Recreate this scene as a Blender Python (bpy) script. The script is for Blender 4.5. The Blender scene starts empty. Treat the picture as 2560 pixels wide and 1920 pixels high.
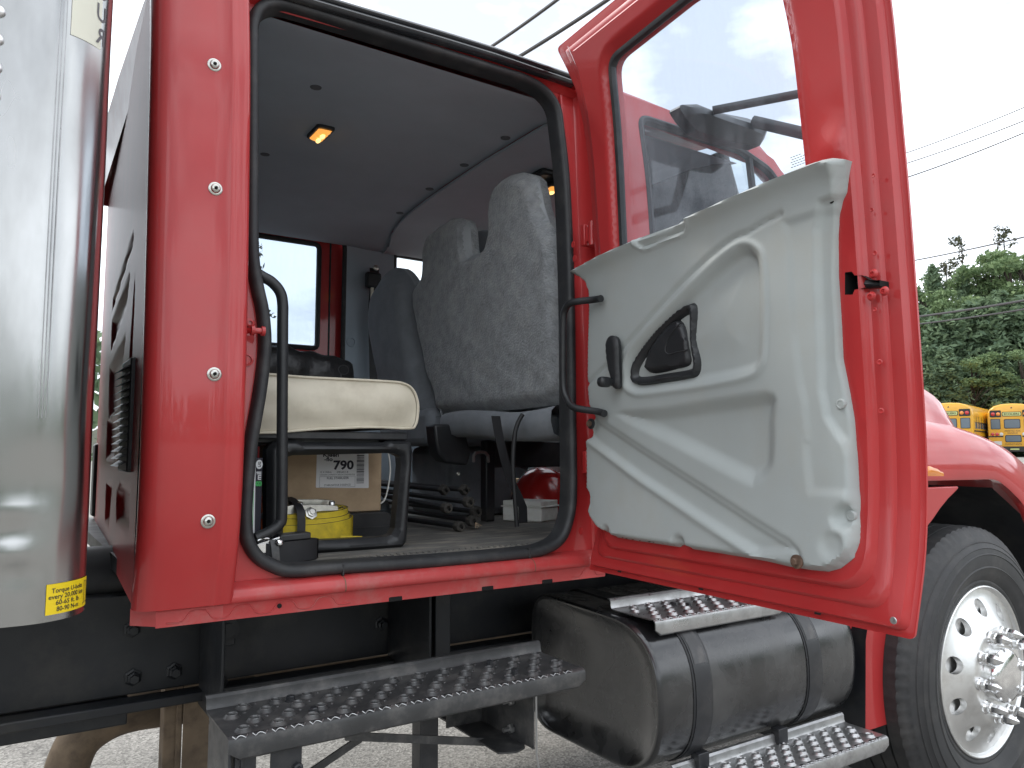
import bpy, bmesh, math, random
import numpy as np
from mathutils import Vector, Matrix
from mathutils.geometry import delaunay_2d_cdt

random.seed(7)
rng = np.random.default_rng(7)
sc = bpy.context.scene
COL = sc.collection
R = math.radians
EYE = 1.29          # eye height of the photographer; all heights below are given relative to it
GZ = -EYE           # the ground near the truck

# ------------------------------------------------------------------ camera
cd = bpy.data.cameras.new('camera')
cd.sensor_width = 36.0
cd.lens = 36.0 * 1923 / 2560
cd.clip_start = 0.05
cd.clip_end = 2000
cam = bpy.data.objects.new('camera', cd)
COL.objects.link(cam)
cam.location = (0, 0, EYE)
cam.rotation_euler = (R(95.0), 0, R(-33.5))
sc.camera = cam

# ------------------------------------------------------------------ sky, sun, exposure
SUN_EL, SUN_AZ = 50.0, 338.0        # azimuth measured clockwise from +Y
w = bpy.data.worlds.new('World')
sc.world = w
w.use_nodes = True
nt = w.node_tree
for n in list(nt.nodes):
    nt.nodes.remove(n)
wo = nt.nodes.new('ShaderNodeOutputWorld')
bg = nt.nodes.new('ShaderNodeBackground')
sky = nt.nodes.new('ShaderNodeTexSky')
sky.sky_type = 'NISHITA'
sky.sun_disc = False
sky.sun_elevation = R(SUN_EL)
sky.sun_rotation = R(SUN_AZ)
tc = nt.nodes.new('ShaderNodeTexCoord')
mp = nt.nodes.new('ShaderNodeMapping')
mp.inputs['Scale'].default_value = (1.0, 1.0, 2.6)
cl = nt.nodes.new('ShaderNodeTexNoise')
cl.inputs['Scale'].default_value = 2.3
cl.inputs['Detail'].default_value = 7
cl.inputs['Roughness'].default_value = .55
cr = nt.nodes.new('ShaderNodeValToRGB')
cr.color_ramp.elements[0].position = .38
cr.color_ramp.elements[0].color = (6.6, 7.1, 7.9, 1)
cr.color_ramp.elements[1].position = .55
cr.color_ramp.elements[1].color = (16.2, 17.0, 17.9, 1)
mx = nt.nodes.new('ShaderNodeMix')
mx.data_type = 'RGBA'
mx.inputs['Factor'].default_value = .9
L = nt.links.new
L(tc.outputs['Generated'], mp.inputs['Vector'])
L(mp.outputs['Vector'], cl.inputs['Vector'])
L(cl.outputs['Fac'], cr.inputs['Fac'])
L(sky.outputs['Color'], mx.inputs[6])
L(cr.outputs['Color'], mx.inputs[7])
L(mx.outputs[2], bg.inputs['Color'])
bg.inputs['Strength'].default_value = .1
L(bg.outputs['Background'], wo.inputs['Surface'])

sd_ = bpy.data.lights.new('sun', 'SUN')
sd_.energy = 1.5
sd_.angle = R(10)
sd_.color = (1, .96, .9)
so = bpy.data.objects.new('sun', sd_)
COL.objects.link(so)
az, el = R(SUN_AZ), R(SUN_EL)
sun_from = Vector((math.sin(az) * math.cos(el), math.cos(az) * math.cos(el), math.sin(el)))
so.rotation_euler = sun_from.to_track_quat('Z', 'Y').to_euler()
so.location = sun_from * 30

vs = sc.view_settings
vs.view_transform = 'Standard'
vs.look = 'None'
vs.gamma = 1
vs.use_curve_mapping = False
vs.exposure = 0.62
cy = sc.cycles
cy.max_bounces = 6
cy.diffuse_bounces = 3
cy.glossy_bounces = 4
cy.transmission_bounces = 4
cy.transparent_max_bounces = 10
cy.caustics_reflective = False
cy.caustics_refractive = False

# ------------------------------------------------------------------ materials
MATS = {}
def mat(name, col, rough=.5, metal=0., coat=0., coat_rough=.05, var=0., vscale=6., bump=0., bscale=60., bdist=.002,
        dirt=None, dscale=4., damt=.0, rvar=0., stretch=None, spec=.5, sheen=0., alpha=None, emit=None, estr=0.):
    m = bpy.data.materials.new(name)
    m.use_nodes = True
    t = m.node_tree
    b = t.nodes['Principled BSDF']
    b.inputs['Base Color'].default_value = (*col, 1)
    b.inputs['Roughness'].default_value = rough
    b.inputs['Metallic'].default_value = metal
    b.inputs['Specular IOR Level'].default_value = spec
    if coat:
        b.inputs['Coat Weight'].default_value = coat
        b.inputs['Coat Roughness'].default_value = coat_rough
    if sheen:
        b.inputs['Sheen Weight'].default_value = sheen
    if emit:
        b.inputs['Emission Color'].default_value = (*emit, 1)
        b.inputs['Emission Strength'].default_value = estr
    co = t.nodes.new('ShaderNodeTexCoord')
    src = co.outputs['Object']
    if stretch:
        mpn = t.nodes.new('ShaderNodeMapping')
        mpn.inputs['Scale'].default_value = stretch
        t.links.new(src, mpn.inputs['Vector'])
        src = mpn.outputs['Vector']
    def noise(scale, detail=3, rough=.6):
        n = t.nodes.new('ShaderNodeTexNoise')
        n.inputs['Scale'].default_value = scale
        n.inputs['Detail'].default_value = detail
        n.inputs['Roughness'].default_value = rough
        t.links.new(src, n.inputs['Vector'])
        return n
    def ramp(o, a, b_, c0, c1):
        r = t.nodes.new('ShaderNodeMapRange')
        r.inputs['From Min'].default_value = a
        r.inputs['From Max'].default_value = b_
        r.inputs['To Min'].default_value = c0
        r.inputs['To Max'].default_value = c1
        t.links.new(o, r.inputs['Value'])
        return r.outputs['Result']
    colsock = None
    if var:
        n = noise(vscale)
        h = t.nodes.new('ShaderNodeHueSaturation')
        h.inputs['Color'].default_value = (*col, 1)
        t.links.new(ramp(n.outputs['Fac'], .3, .7, 1 - var, 1 + var), h.inputs['Value'])
        colsock = h.outputs['Color']
    if dirt:
        n = noise(dscale, 5, .68)
        f = ramp(n.outputs['Fac'], .48, .72, 0, damt)
        mxx = t.nodes.new('ShaderNodeMix')
        mxx.data_type = 'RGBA'
        mxx.inputs[6].default_value = (*col, 1)
        if colsock:
            t.links.new(colsock, mxx.inputs[6])
        mxx.inputs[7].default_value = (*dirt, 1)
        t.links.new(f, mxx.inputs['Factor'])
        colsock = mxx.outputs[2]
    if colsock:
        t.links.new(colsock, b.inputs['Base Color'])
    if rvar:
        n = noise(vscale * 1.7, 3, .65)
        rr = ramp(n.outputs['Fac'], .3, .7, max(.02, rough - rvar), min(1, rough + rvar))
        t.links.new(rr, b.inputs['Roughness'])
        if coat:
            t.links.new(ramp(n.outputs['Fac'], .3, .7, coat_rough, coat_rough + rvar), b.inputs['Coat Roughness'])
    if bump:
        n = noise(bscale, 2, .6)
        bm = t.nodes.new('ShaderNodeBump')
        bm.inputs['Strength'].default_value = bump
        bm.inputs['Distance'].default_value = bdist
        t.links.new(n.outputs['Fac'], bm.inputs['Height'])
        t.links.new(bm.outputs['Normal'], b.inputs['Normal'])
        if coat:
            t.links.new(bm.outputs['Normal'], b.inputs['Coat Normal'])
    MATS[name] = m
    return m

mat('red_paint', (.45, .030, .031), .45, spec=.3, coat=.6, coat_rough=.03, var=.05, vscale=5, dirt=(.33, .08, .07), dscale=9, damt=.14, rvar=.05, bump=.05, bscale=260, bdist=.0006)
mat('back_red', (.40, .024, .026), .48, spec=.3, coat=.2, coat_rough=.2, var=.08)
mat('red_dusty', (.45, .042, .042), .5, coat=.35, coat_rough=.15, var=.1, vscale=9, dirt=(.36, .17, .15), dscale=14, damt=.5, rvar=.1, bump=.06, bscale=200, bdist=.0008)
mat('trim_grey', (.37, .395, .385), .62, var=.05, vscale=4, dirt=(.36, .34, .29), dscale=7, damt=.3, bump=.25, bscale=420, bdist=.0008, rvar=.08)
mat('rubber', (.020, .021, .023), .55, var=.2, vscale=12, dirt=(.09, .085, .08), dscale=16, damt=.35, bump=.1, bscale=90)
mat('rail_black', (.020, .022, .026), .22, coat=.4, var=.1, dirt=(.08, .08, .08), dscale=12, damt=.3)
mat('black_plastic', (.018, .019, .021), .42, var=.2, vscale=10, bump=.2, bscale=300, bdist=.0006, dirt=(.07, .07, .07), dscale=14, damt=.25)
mat('black_steel', (.022, .023, .026), .36, var=.2, vscale=8, dirt=(.09, .085, .08), dscale=9, damt=.45, rvar=.12, bump=.1, bscale=120)
mat('step_black', (.055, .055, .056), .42, metal=.3, var=.25, vscale=9, dirt=(.16, .15, .14), dscale=18, damt=.6, rvar=.12, bump=.15, bscale=150)
mat('step_alu', (.42, .42, .42), .35, metal=.85, var=.12, vscale=10, dirt=(.16, .15, .14), dscale=16, damt=.6, rvar=.12, bump=.1, bscale=150)
mat('step_rim', (.16, .16, .16), .4, metal=.7, var=.3, vscale=40)
mat('worn_edge', (.45, .45, .45), .32, metal=.9, var=.15)
mat('tank_black', (.015, .0152, .0165), .26, coat=.6, coat_rough=.16, var=.3, vscale=3.2, dirt=(.085, .084, .082), dscale=5.5, damt=.55, rvar=.16, bump=.06, bscale=40)
mat('frame_black', (.0105, .012, .015), .5, var=.2, vscale=5, dirt=(.05, .046, .04), dscale=6, damt=.6, rvar=.1)
mat('rust_tan', (.16, .115, .075), .75, var=.3, vscale=7, dirt=(.05, .033, .024), dscale=11, damt=.8, bump=.3, bscale=80)
mat('dark_hole', (.004, .004, .004), .9)
mat('aluminium', (.40, .402, .398), .20, metal=1., var=.05, vscale=3, dirt=(.25, .25, .24), dscale=5, damt=.6, rvar=.09, stretch=(1, 1, .35), bump=.06, bscale=14, bdist=.004)
mat('chrome', (.80, .80, .80), .15, metal=1., var=.04, rvar=.04)
mat('wheel_alu', (.80, .80, .79), .38, metal=1., var=.06, vscale=8, rvar=.08, dirt=(.42, .40, .37), dscale=12, damt=.4)
mat('zinc', (.55, .54, .5), .3, metal=1., var=.15, vscale=30)
mat('rusty_bolt', (.16, .10, .07), .6, metal=.3, var=.4, vscale=60, bump=.3, bscale=200)
mat('tyre', (.034, .034, .035), .62, var=.15, vscale=7, dirt=(.085, .08, .075), dscale=9, damt=.55, bump=.12, bscale=160)
mat('headliner', (.355, .395, .445), .95, var=.06, vscale=5, dirt=(.34, .37, .42), dscale=4, damt=.35, bump=.25, bscale=500, bdist=.0008, sheen=.1)
mat('seat_fabric', (.245, .257, .267), .95, var=.24, vscale=34, dirt=(.38, .38, .37), dscale=13, damt=.55, bump=.9, bscale=150, bdist=.006, sheen=.25)
mat('seat_dark', (.20, .215, .235), .9, var=.12, vscale=16, bump=.4, bscale=260, bdist=.002, sheen=.15)
mat('seat_vinyl', (.30, .315, .33), .45, var=.08, vscale=10, bump=.2, bscale=120)
mat('beige_vinyl', (.62, .565, .45), .42, var=.06, vscale=8, dirt=(.30, .25, .17), dscale=6, damt=.4, rvar=.08, bump=.22, bscale=26, bdist=.004)
mat('floor_mat', (.13, .125, .115), .75, var=.25, vscale=10, dirt=(.36, .32, .26), dscale=7, damt=.75, stretch=(1, 3, 1), bump=.4, bscale=140, bdist=.003)
mat('inner_wall', (.38, .44, .50), .8, var=.05, vscale=5, bump=.25, bscale=380, bdist=.0008)
mat('cardboard', (.50, .365, .235), .85, var=.08, vscale=12, dirt=(.26, .18, .11), dscale=8, damt=.4, bump=.1, bscale=90)
mat('paper_white', (.82, .82, .83), .7, var=.03)
mat('ink', (.018, .016, .03), .6)
mat('yellow_web', (.66, .49, .030), .7, var=.12, vscale=14, dirt=(.22, .16, .03), dscale=18, damt=.55, bump=.5, bscale=400, bdist=.001)
mat('foot_rubber', (.055, .050, .044), .85, var=.3, vscale=40, dirt=(.15, .13, .10), dscale=30, damt=.5)
mat('web_edge', (.12, .10, .035), .8, var=.4, vscale=90, bump=.5, bscale=500, bdist=.001)
mat('black_web', (.016, .016, .018), .6, var=.15, vscale=30, bump=.4, bscale=500, bdist=.001)
mat('white_plastic', (.80, .80, .76), .45, var=.04, dirt=(.42, .38, .3), dscale=12, damt=.5)
mat('red_plastic', (.42, .020, .018), .22, coat=.4, var=.05)
mat('grey_plastic', (.50, .54, .53), .3, coat=.3, var=.05)
mat('green', (.05, .42, .10), .5)
mat('orange_print', (.55, .12, .03), .55, var=.2, vscale=20)
mat('black_fabric', (.012, .012, .013), .45, var=.2, vscale=20, bump=.35, bscale=40, bdist=.01)
mat('sticker_yellow', (.83, .60, .010), .5)
mat('sticker_cream', (.74, .72, .60), .45, var=.03)
mat('sticker_grey', (.12, .11, .12), .5)
mat('amber_lens', (.72, .23, .030), .18, coat=.6, var=.08, vscale=40)
mat('lamp_glow', (.9, .45, .1), .3, emit=(1, .42, .08), estr=.62, var=.2, vscale=60)
mat('lamp_bulb', (.9, .6, .3), .3, emit=(1, .62, .22), estr=1.3)
mat('cable_black', (.012, .012, .013), .6)
mat('wire_grey', (.05, .045, .045), .6)
mat('button_grey', (.11, .115, .125), .8)
mat('bus_yellow', (.66, .33, .012), .35, coat=.5, var=.04)
mat('bus_black', (.012, .012, .012), .45)
mat('bus_glass', (.12, .15, .18), .1, spec=.8)
mat('bus_white', (.6, .6, .58), .5)
mat('red_lens', (.5, .02, .02), .2, coat=.5)
mat('sign_lime', (.50, .55, .22), .5)
mat('bark', (.055, .042, .032), .9, var=.3, vscale=9, bump=.5, bscale=30)

def glass_mat(name, tint, dirt_amt, scale, smear=(.82, .86, .9)):
    m = bpy.data.materials.new(name)
    m.use_nodes = True
    t = m.node_tree
    for n in list(t.nodes):
        t.nodes.remove(n)
    o = t.nodes.new('ShaderNodeOutputMaterial')
    tr = t.nodes.new('ShaderNodeBsdfTransparent')
    tr.inputs['Color'].default_value = (*tint, 1)
    gl = t.nodes.new('ShaderNodeBsdfGlossy')
    gl.inputs['Roughness'].default_value = .015
    fr = t.nodes.new('ShaderNodeFresnel')
    fr.inputs['IOR'].default_value = 1.52
    m1 = t.nodes.new('ShaderNodeMixShader')
    ge = t.nodes.new('ShaderNodeNewGeometry')      # a pane is one sheet: the same reflectance from both sides
    mi_ = t.nodes.new('ShaderNodeMapRange')
    mi_.inputs['To Min'].default_value = 1.52
    mi_.inputs['To Max'].default_value = 1 / 1.52
    t.links.new(ge.outputs['Backfacing'], mi_.inputs['Value'])
    t.links.new(mi_.outputs['Result'], fr.inputs['IOR'])
    t.links.new(fr.outputs['Fac'], m1.inputs['Fac'])
    t.links.new(tr.outputs['BSDF'], m1.inputs[1])
    t.links.new(gl.outputs['BSDF'], m1.inputs[2])
    df = t.nodes.new('ShaderNodeBsdfDiffuse')
    df.inputs['Color'].default_value = (*smear, 1)
    tl = t.nodes.new('ShaderNodeBsdfTranslucent')
    tl.inputs['Color'].default_value = (*smear, 1)
    ad = t.nodes.new('ShaderNodeMixShader')
    ad.inputs['Fac'].default_value = .5
    t.links.new(df.outputs['BSDF'], ad.inputs[1])
    t.links.new(tl.outputs['BSDF'], ad.inputs[2])
    co = t.nodes.new('ShaderNodeTexCoord')
    mpn = t.nodes.new('ShaderNodeMapping')
    mpn.inputs['Scale'].default_value = (1, 1, .3)
    ns = t.nodes.new('ShaderNodeTexNoise')
    ns.inputs['Scale'].default_value = scale
    ns.inputs['Detail'].default_value = 9
    ns.inputs['Roughness'].default_value = .7
    t.links.new(co.outputs['Object'], mpn.inputs['Vector'])
    t.links.new(mpn.outputs['Vector'], ns.inputs['Vector'])
    rm = t.nodes.new('ShaderNodeMapRange')
    rm.inputs['From Min'].default_value = .42
    rm.inputs['From Max'].default_value = .78
    rm.inputs['To Min'].default_value = dirt_amt * .35
    rm.inputs['To Max'].default_value = dirt_amt * 2.2
    t.links.new(ns.outputs['Fac'], rm.inputs['Value'])
    m2 = t.nodes.new('ShaderNodeMixShader')
    t.links.new(rm.outputs['Result'], m2.inputs['Fac'])
    t.links.new(m1.outputs['Shader'], m2.inputs[1])
    t.links.new(ad.outputs['Shader'], m2.inputs[2])
    t.links.new(m2.outputs['Shader'], o.inputs['Surface'])
    MATS[name] = m
glass_mat('glass_dusty', (.82, .88, .95), .10, 7, (.78, .84, .92))
glass_mat('glass_cab', (.90, .94, .95), .05, 5)
glass_mat('glass_film', (.40, .46, .53), .10, 6, (.62, .70, .80))

def foliage(name, c0, c1):
    m = mat(name, c0, .75, spec=.2)
    t = m.node_tree
    b = t.nodes['Principled BSDF']
    oi = t.nodes.new('ShaderNodeNewGeometry')
    mxx = t.nodes.new('ShaderNodeMix')
    mxx.data_type = 'RGBA'
    mxx.inputs[6].default_value = (*c0, 1)
    mxx.inputs[7].default_value = (*c1, 1)
    t.links.new(oi.outputs['Random Per Island'], mxx.inputs['Factor'])
    t.links.new(mxx.outputs[2], b.inputs['Base Color'])
    tl = t.nodes.new('ShaderNodeBsdfTranslucent')
    t.links.new(mxx.outputs[2], tl.inputs['Color'])
    ms = t.nodes.new('ShaderNodeMixShader')
    ms.inputs['Fac'].default_value = .3
    t.links.new(b.outputs['BSDF'], ms.inputs[1])
    t.links.new(tl.outputs['BSDF'], ms.inputs[2])
    t.links.new(ms.outputs['Shader'], t.nodes['Material Output'].inputs['Surface'])
foliage('leaf_spruce', (.12, .18, .115), (.20, .27, .15))
foliage('leaf_maple', (.125, .19, .095), (.21, .28, .13))
foliage('leaf_thin', (.075, .085, .050), (.12, .12, .075))

def asphalt():
    m = mat('asphalt', (.2, .195, .185), .9, spec=.3)
    t = m.node_tree
    b = t.nodes['Principled BSDF']
    co = t.nodes.new('ShaderNodeTexCoord')
    def noise(s, d):
        n = t.nodes.new('ShaderNodeTexNoise')
        n.inputs['Scale'].default_value = s
        n.inputs['Detail'].default_value = d
        t.links.new(co.outputs['Object'], n.inputs['Vector'])
        return n
    v = t.nodes.new('ShaderNodeTexVoronoi')
    v.inputs['Scale'].default_value = 110
    t.links.new(co.outputs['Object'], v.inputs['Vector'])
    rp = t.nodes.new('ShaderNodeValToRGB')
    rp.color_ramp.elements[0].color = (.125, .118, .108, 1)
    rp.color_ramp.elements[1].color = (.40, .383, .35, 1)
    t.links.new(v.outputs['Color'], rp.inputs['Fac'])
    big = noise(1.4, 6)
    rb = t.nodes.new('ShaderNodeMapRange')
    rb.inputs['From Min'].default_value = .3
    rb.inputs['From Max'].default_value = .7
    rb.inputs['To Min'].default_value = .75
    rb.inputs['To Max'].default_value = 1.25
    t.links.new(big.outputs['Fac'], rb.inputs['Value'])
    hs = t.nodes.new('ShaderNodeHueSaturation')
    t.links.new(rp.outputs['Color'], hs.inputs['Color'])
    t.links.new(rb.outputs['Result'], hs.inputs['Value'])
    # cracks
    wn = noise(2.2, 4)
    ad = t.nodes.new('ShaderNodeMixRGB')
    ad.blend_type = 'ADD'
    ad.inputs['Fac'].default_value = .9
    t.links.new(co.outputs['Object'], ad.inputs['Color1'])
    t.links.new(wn.outputs['Color'], ad.inputs['Color2'])
    vc = t.nodes.new('ShaderNodeTexVoronoi')
    vc.feature = 'DISTANCE_TO_EDGE'
    vc.inputs['Scale'].default_value = 1.1
    t.links.new(ad.outputs['Color'], vc.inputs['Vector'])
    ck = t.nodes.new('ShaderNodeMapRange')
    ck.inputs['From Min'].default_value = .003
    ck.inputs['From Max'].default_value = .012
    ck.inputs['To Min'].default_value = .35
    ck.inputs['To Max'].default_value = 0
    t.links.new(vc.outputs['Distance'], ck.inputs['Value'])
    mx2 = t.nodes.new('ShaderNodeMix')
    mx2.data_type = 'RGBA'
    t.links.new(ck.outputs['Result'], mx2.inputs['Factor'])
    t.links.new(hs.outputs['Color'], mx2.inputs[6])
    mx2.inputs[7].default_value = (.055, .052, .048, 1)
    t.links.new(mx2.outputs[2], b.inputs['Base Color'])
    bp = t.nodes.new('ShaderNodeBump')
    bp.inputs['Strength'].default_value = .55
    bp.inputs['Distance'].default_value = .006
    t.links.new(v.outputs['Distance'], bp.inputs['Height'])
    t.links.new(bp.outputs['Normal'], b.inputs['Normal'])
asphalt()
mat('hill_floor', (.045, .050, .028), .95, var=.3, vscale=.4)

# ------------------------------------------------------------------ geometry helpers
def sstep(x, a, b):
    t = np.clip((np.asarray(x, float) - a) / (b - a), 0, 1)
    return t * t * (3 - 2 * t)

def frame_path(P):
    P = [Vector(p) for p in P]
    T = []
    for i in range(len(P)):
        a = P[max(i - 1, 0)]
        b = P[min(i + 1, len(P) - 1)]
        T.append((b - a).normalized())
    up = Vector((0, 0, 1)) if abs(T[0].z) < .9 else Vector((1, 0, 0))
    N = [(up - T[0] * up.dot(T[0])).normalized()]
    for i in range(1, len(P)):
        n = N[-1] - T[i] * N[-1].dot(T[i])
        N.append(n.normalized())
    return P, T, N

def spline(pts, k=6, closed=False):
    P = [np.array(p, float) for p in pts]
    n = len(P)
    out = []
    rngi = range(n if closed else n - 1)
    for i in rngi:
        p0 = P[(i - 1) % n] if closed or i > 0 else P[i]
        p1, p2 = P[i], P[(i + 1) % n]
        p3 = P[(i + 2) % n] if closed or i + 2 < n else P[i + 1]
        for j in range(k):
            t = j / k
            out.append(tuple(.5 * (2 * p1 + (p2 - p0) * t + (2 * p0 - 5 * p1 + 4 * p2 - p3) * t * t + (3 * p1 - p0 - 3 * p2 + p3) * t ** 3)))
    if not closed:
        out.append(tuple(P[-1]))
    return out

def round_poly(pts, r, k=5):
    """a polygon with every corner rounded to radius r (a list gives one radius per corner)"""
    out = []
    n = len(pts)
    for i in range(n):
        a, b, c_ = (np.array(pts[j % n], float) for j in (i - 1, i, i + 1))
        rr = r[i] if isinstance(r, (list, tuple)) else r
        u = (a - b) / np.linalg.norm(a - b)
        v = (c_ - b) / np.linalg.norm(c_ - b)
        ang = math.acos(max(-1, min(1, float(u @ v))))
        d = min(rr / math.tan(ang / 2), .48 * min(np.linalg.norm(a - b), np.linalg.norm(c_ - b)))
        s, e = b + u * d, b + v * d
        for j in range(k + 1):
            t = j / k
            out.append(tuple((1 - t) ** 2 * s + 2 * t * (1 - t) * b + t * t * e))
    return out

def inset(corners, d):
    """a polygon (counter-clockwise) moved inwards by d"""
    out = []
    n = len(corners)
    for i in range(n):
        a, b, c_ = (np.array(corners[j % n], float) for j in (i - 1, i, i + 1))
        e1, e2 = (b - a) / np.linalg.norm(b - a), (c_ - b) / np.linalg.norm(c_ - b)
        n1, n2 = np.array([-e1[1], e1[0]]), np.array([-e2[1], e2[0]])
        m = (n1 + n2) / (1 + n1 @ n2)
        out.append(tuple(b + m * d))
    return out

def inside(P, poly):
    P = np.asarray(P, float)
    x, y = P[:, 0], P[:, 1]
    res = np.zeros(len(P), bool)
    n = len(poly)
    j = n - 1
    for i in range(n):
        xi, yi = poly[i][:2]
        xj, yj = poly[j][:2]
        if yi != yj:
            res ^= ((yi > y) != (yj > y)) & (x < (xj - xi) * (y - yi) / (yj - yi) + xi)
        j = i
    return res

def seg_dist(P, line, closed=False):
    P = np.asarray(P, float)
    d = np.full(len(P), 1e9)
    m = len(line)
    for i in range(m if closed else m - 1):
        a = np.array(line[i][:2], float)
        b = np.array(line[(i + 1) % m][:2], float)
        ab = b - a
        t = np.clip(((P - a) @ ab) / max(ab @ ab, 1e-12), 0, 1)
        d = np.minimum(d, np.linalg.norm(P - (a + t[:, None] * ab), axis=1))
    return d

def sdist(P, poly):
    """distance to a closed polygon, positive inside"""
    d = seg_dist(P, poly, True)
    return np.where(inside(P, poly), d, -d)

def resample(line, step, closed=True):
    out = []
    m = len(line)
    for i in range(m if closed else m - 1):
        a = np.array(line[i], float)
        b = np.array(line[(i + 1) % m], float)
        k = max(1, int(math.ceil(np.linalg.norm(b - a) / step)))
        for j in range(k):
            out.append(tuple(a + (b - a) * j / k))
    if not closed:
        out.append(tuple(line[-1]))
    return out

def cdt(outline, holes, step):
    """triangulated sheet in 2-D: (points, triangles, list of boundary loops)"""
    loops = [resample(outline, step)] + [resample(h, step) for h in holes]
    V = []
    Ed = []
    idx = []
    for lp in loops:
        s = len(V)
        V += lp
        Ed += [(s + i, s + (i + 1) % len(lp)) for i in range(len(lp))]
    A = np.array(loops[0])
    xs_ = np.arange(A[:, 0].min(), A[:, 0].max(), step)
    ys_ = np.arange(A[:, 1].min(), A[:, 1].max(), step)
    G = np.array([(x + (step / 2 if j % 2 else 0), y) for j, y in enumerate(ys_) for x in xs_])
    keep = inside(G, loops[0]) & (seg_dist(G, loops[0], True) > .45 * step)
    for h in loops[1:]:
        keep &= ~inside(G, h) & (seg_dist(G, h, True) > .45 * step)
    V += [tuple(g) for g in G[keep]]
    vo, eo, fo, ov, oe, of = delaunay_2d_cdt([Vector(v[:2]) for v in V], Ed, [], 1, 1e-7)
    P = np.array([(v.x, v.y) for v in vo])
    F = [tuple(f) for f in fo]
    if holes:
        cen = np.array([P[list(f)].mean(0) for f in F])
        bad = np.zeros(len(F), bool)
        for h in loops[1:]:
            bad |= inside(cen, h)
        F = [f for f, b in zip(F, bad) if not b]
    mapping = {}
    for i, src in enumerate(ov):
        for s in src:
            mapping[s] = i
    bl = []
    s = 0
    for lp in loops:
        bl.append([mapping.get(s + i, 0) for i in range(len(lp))])
        s += len(lp)
    return P, F, bl

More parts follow.
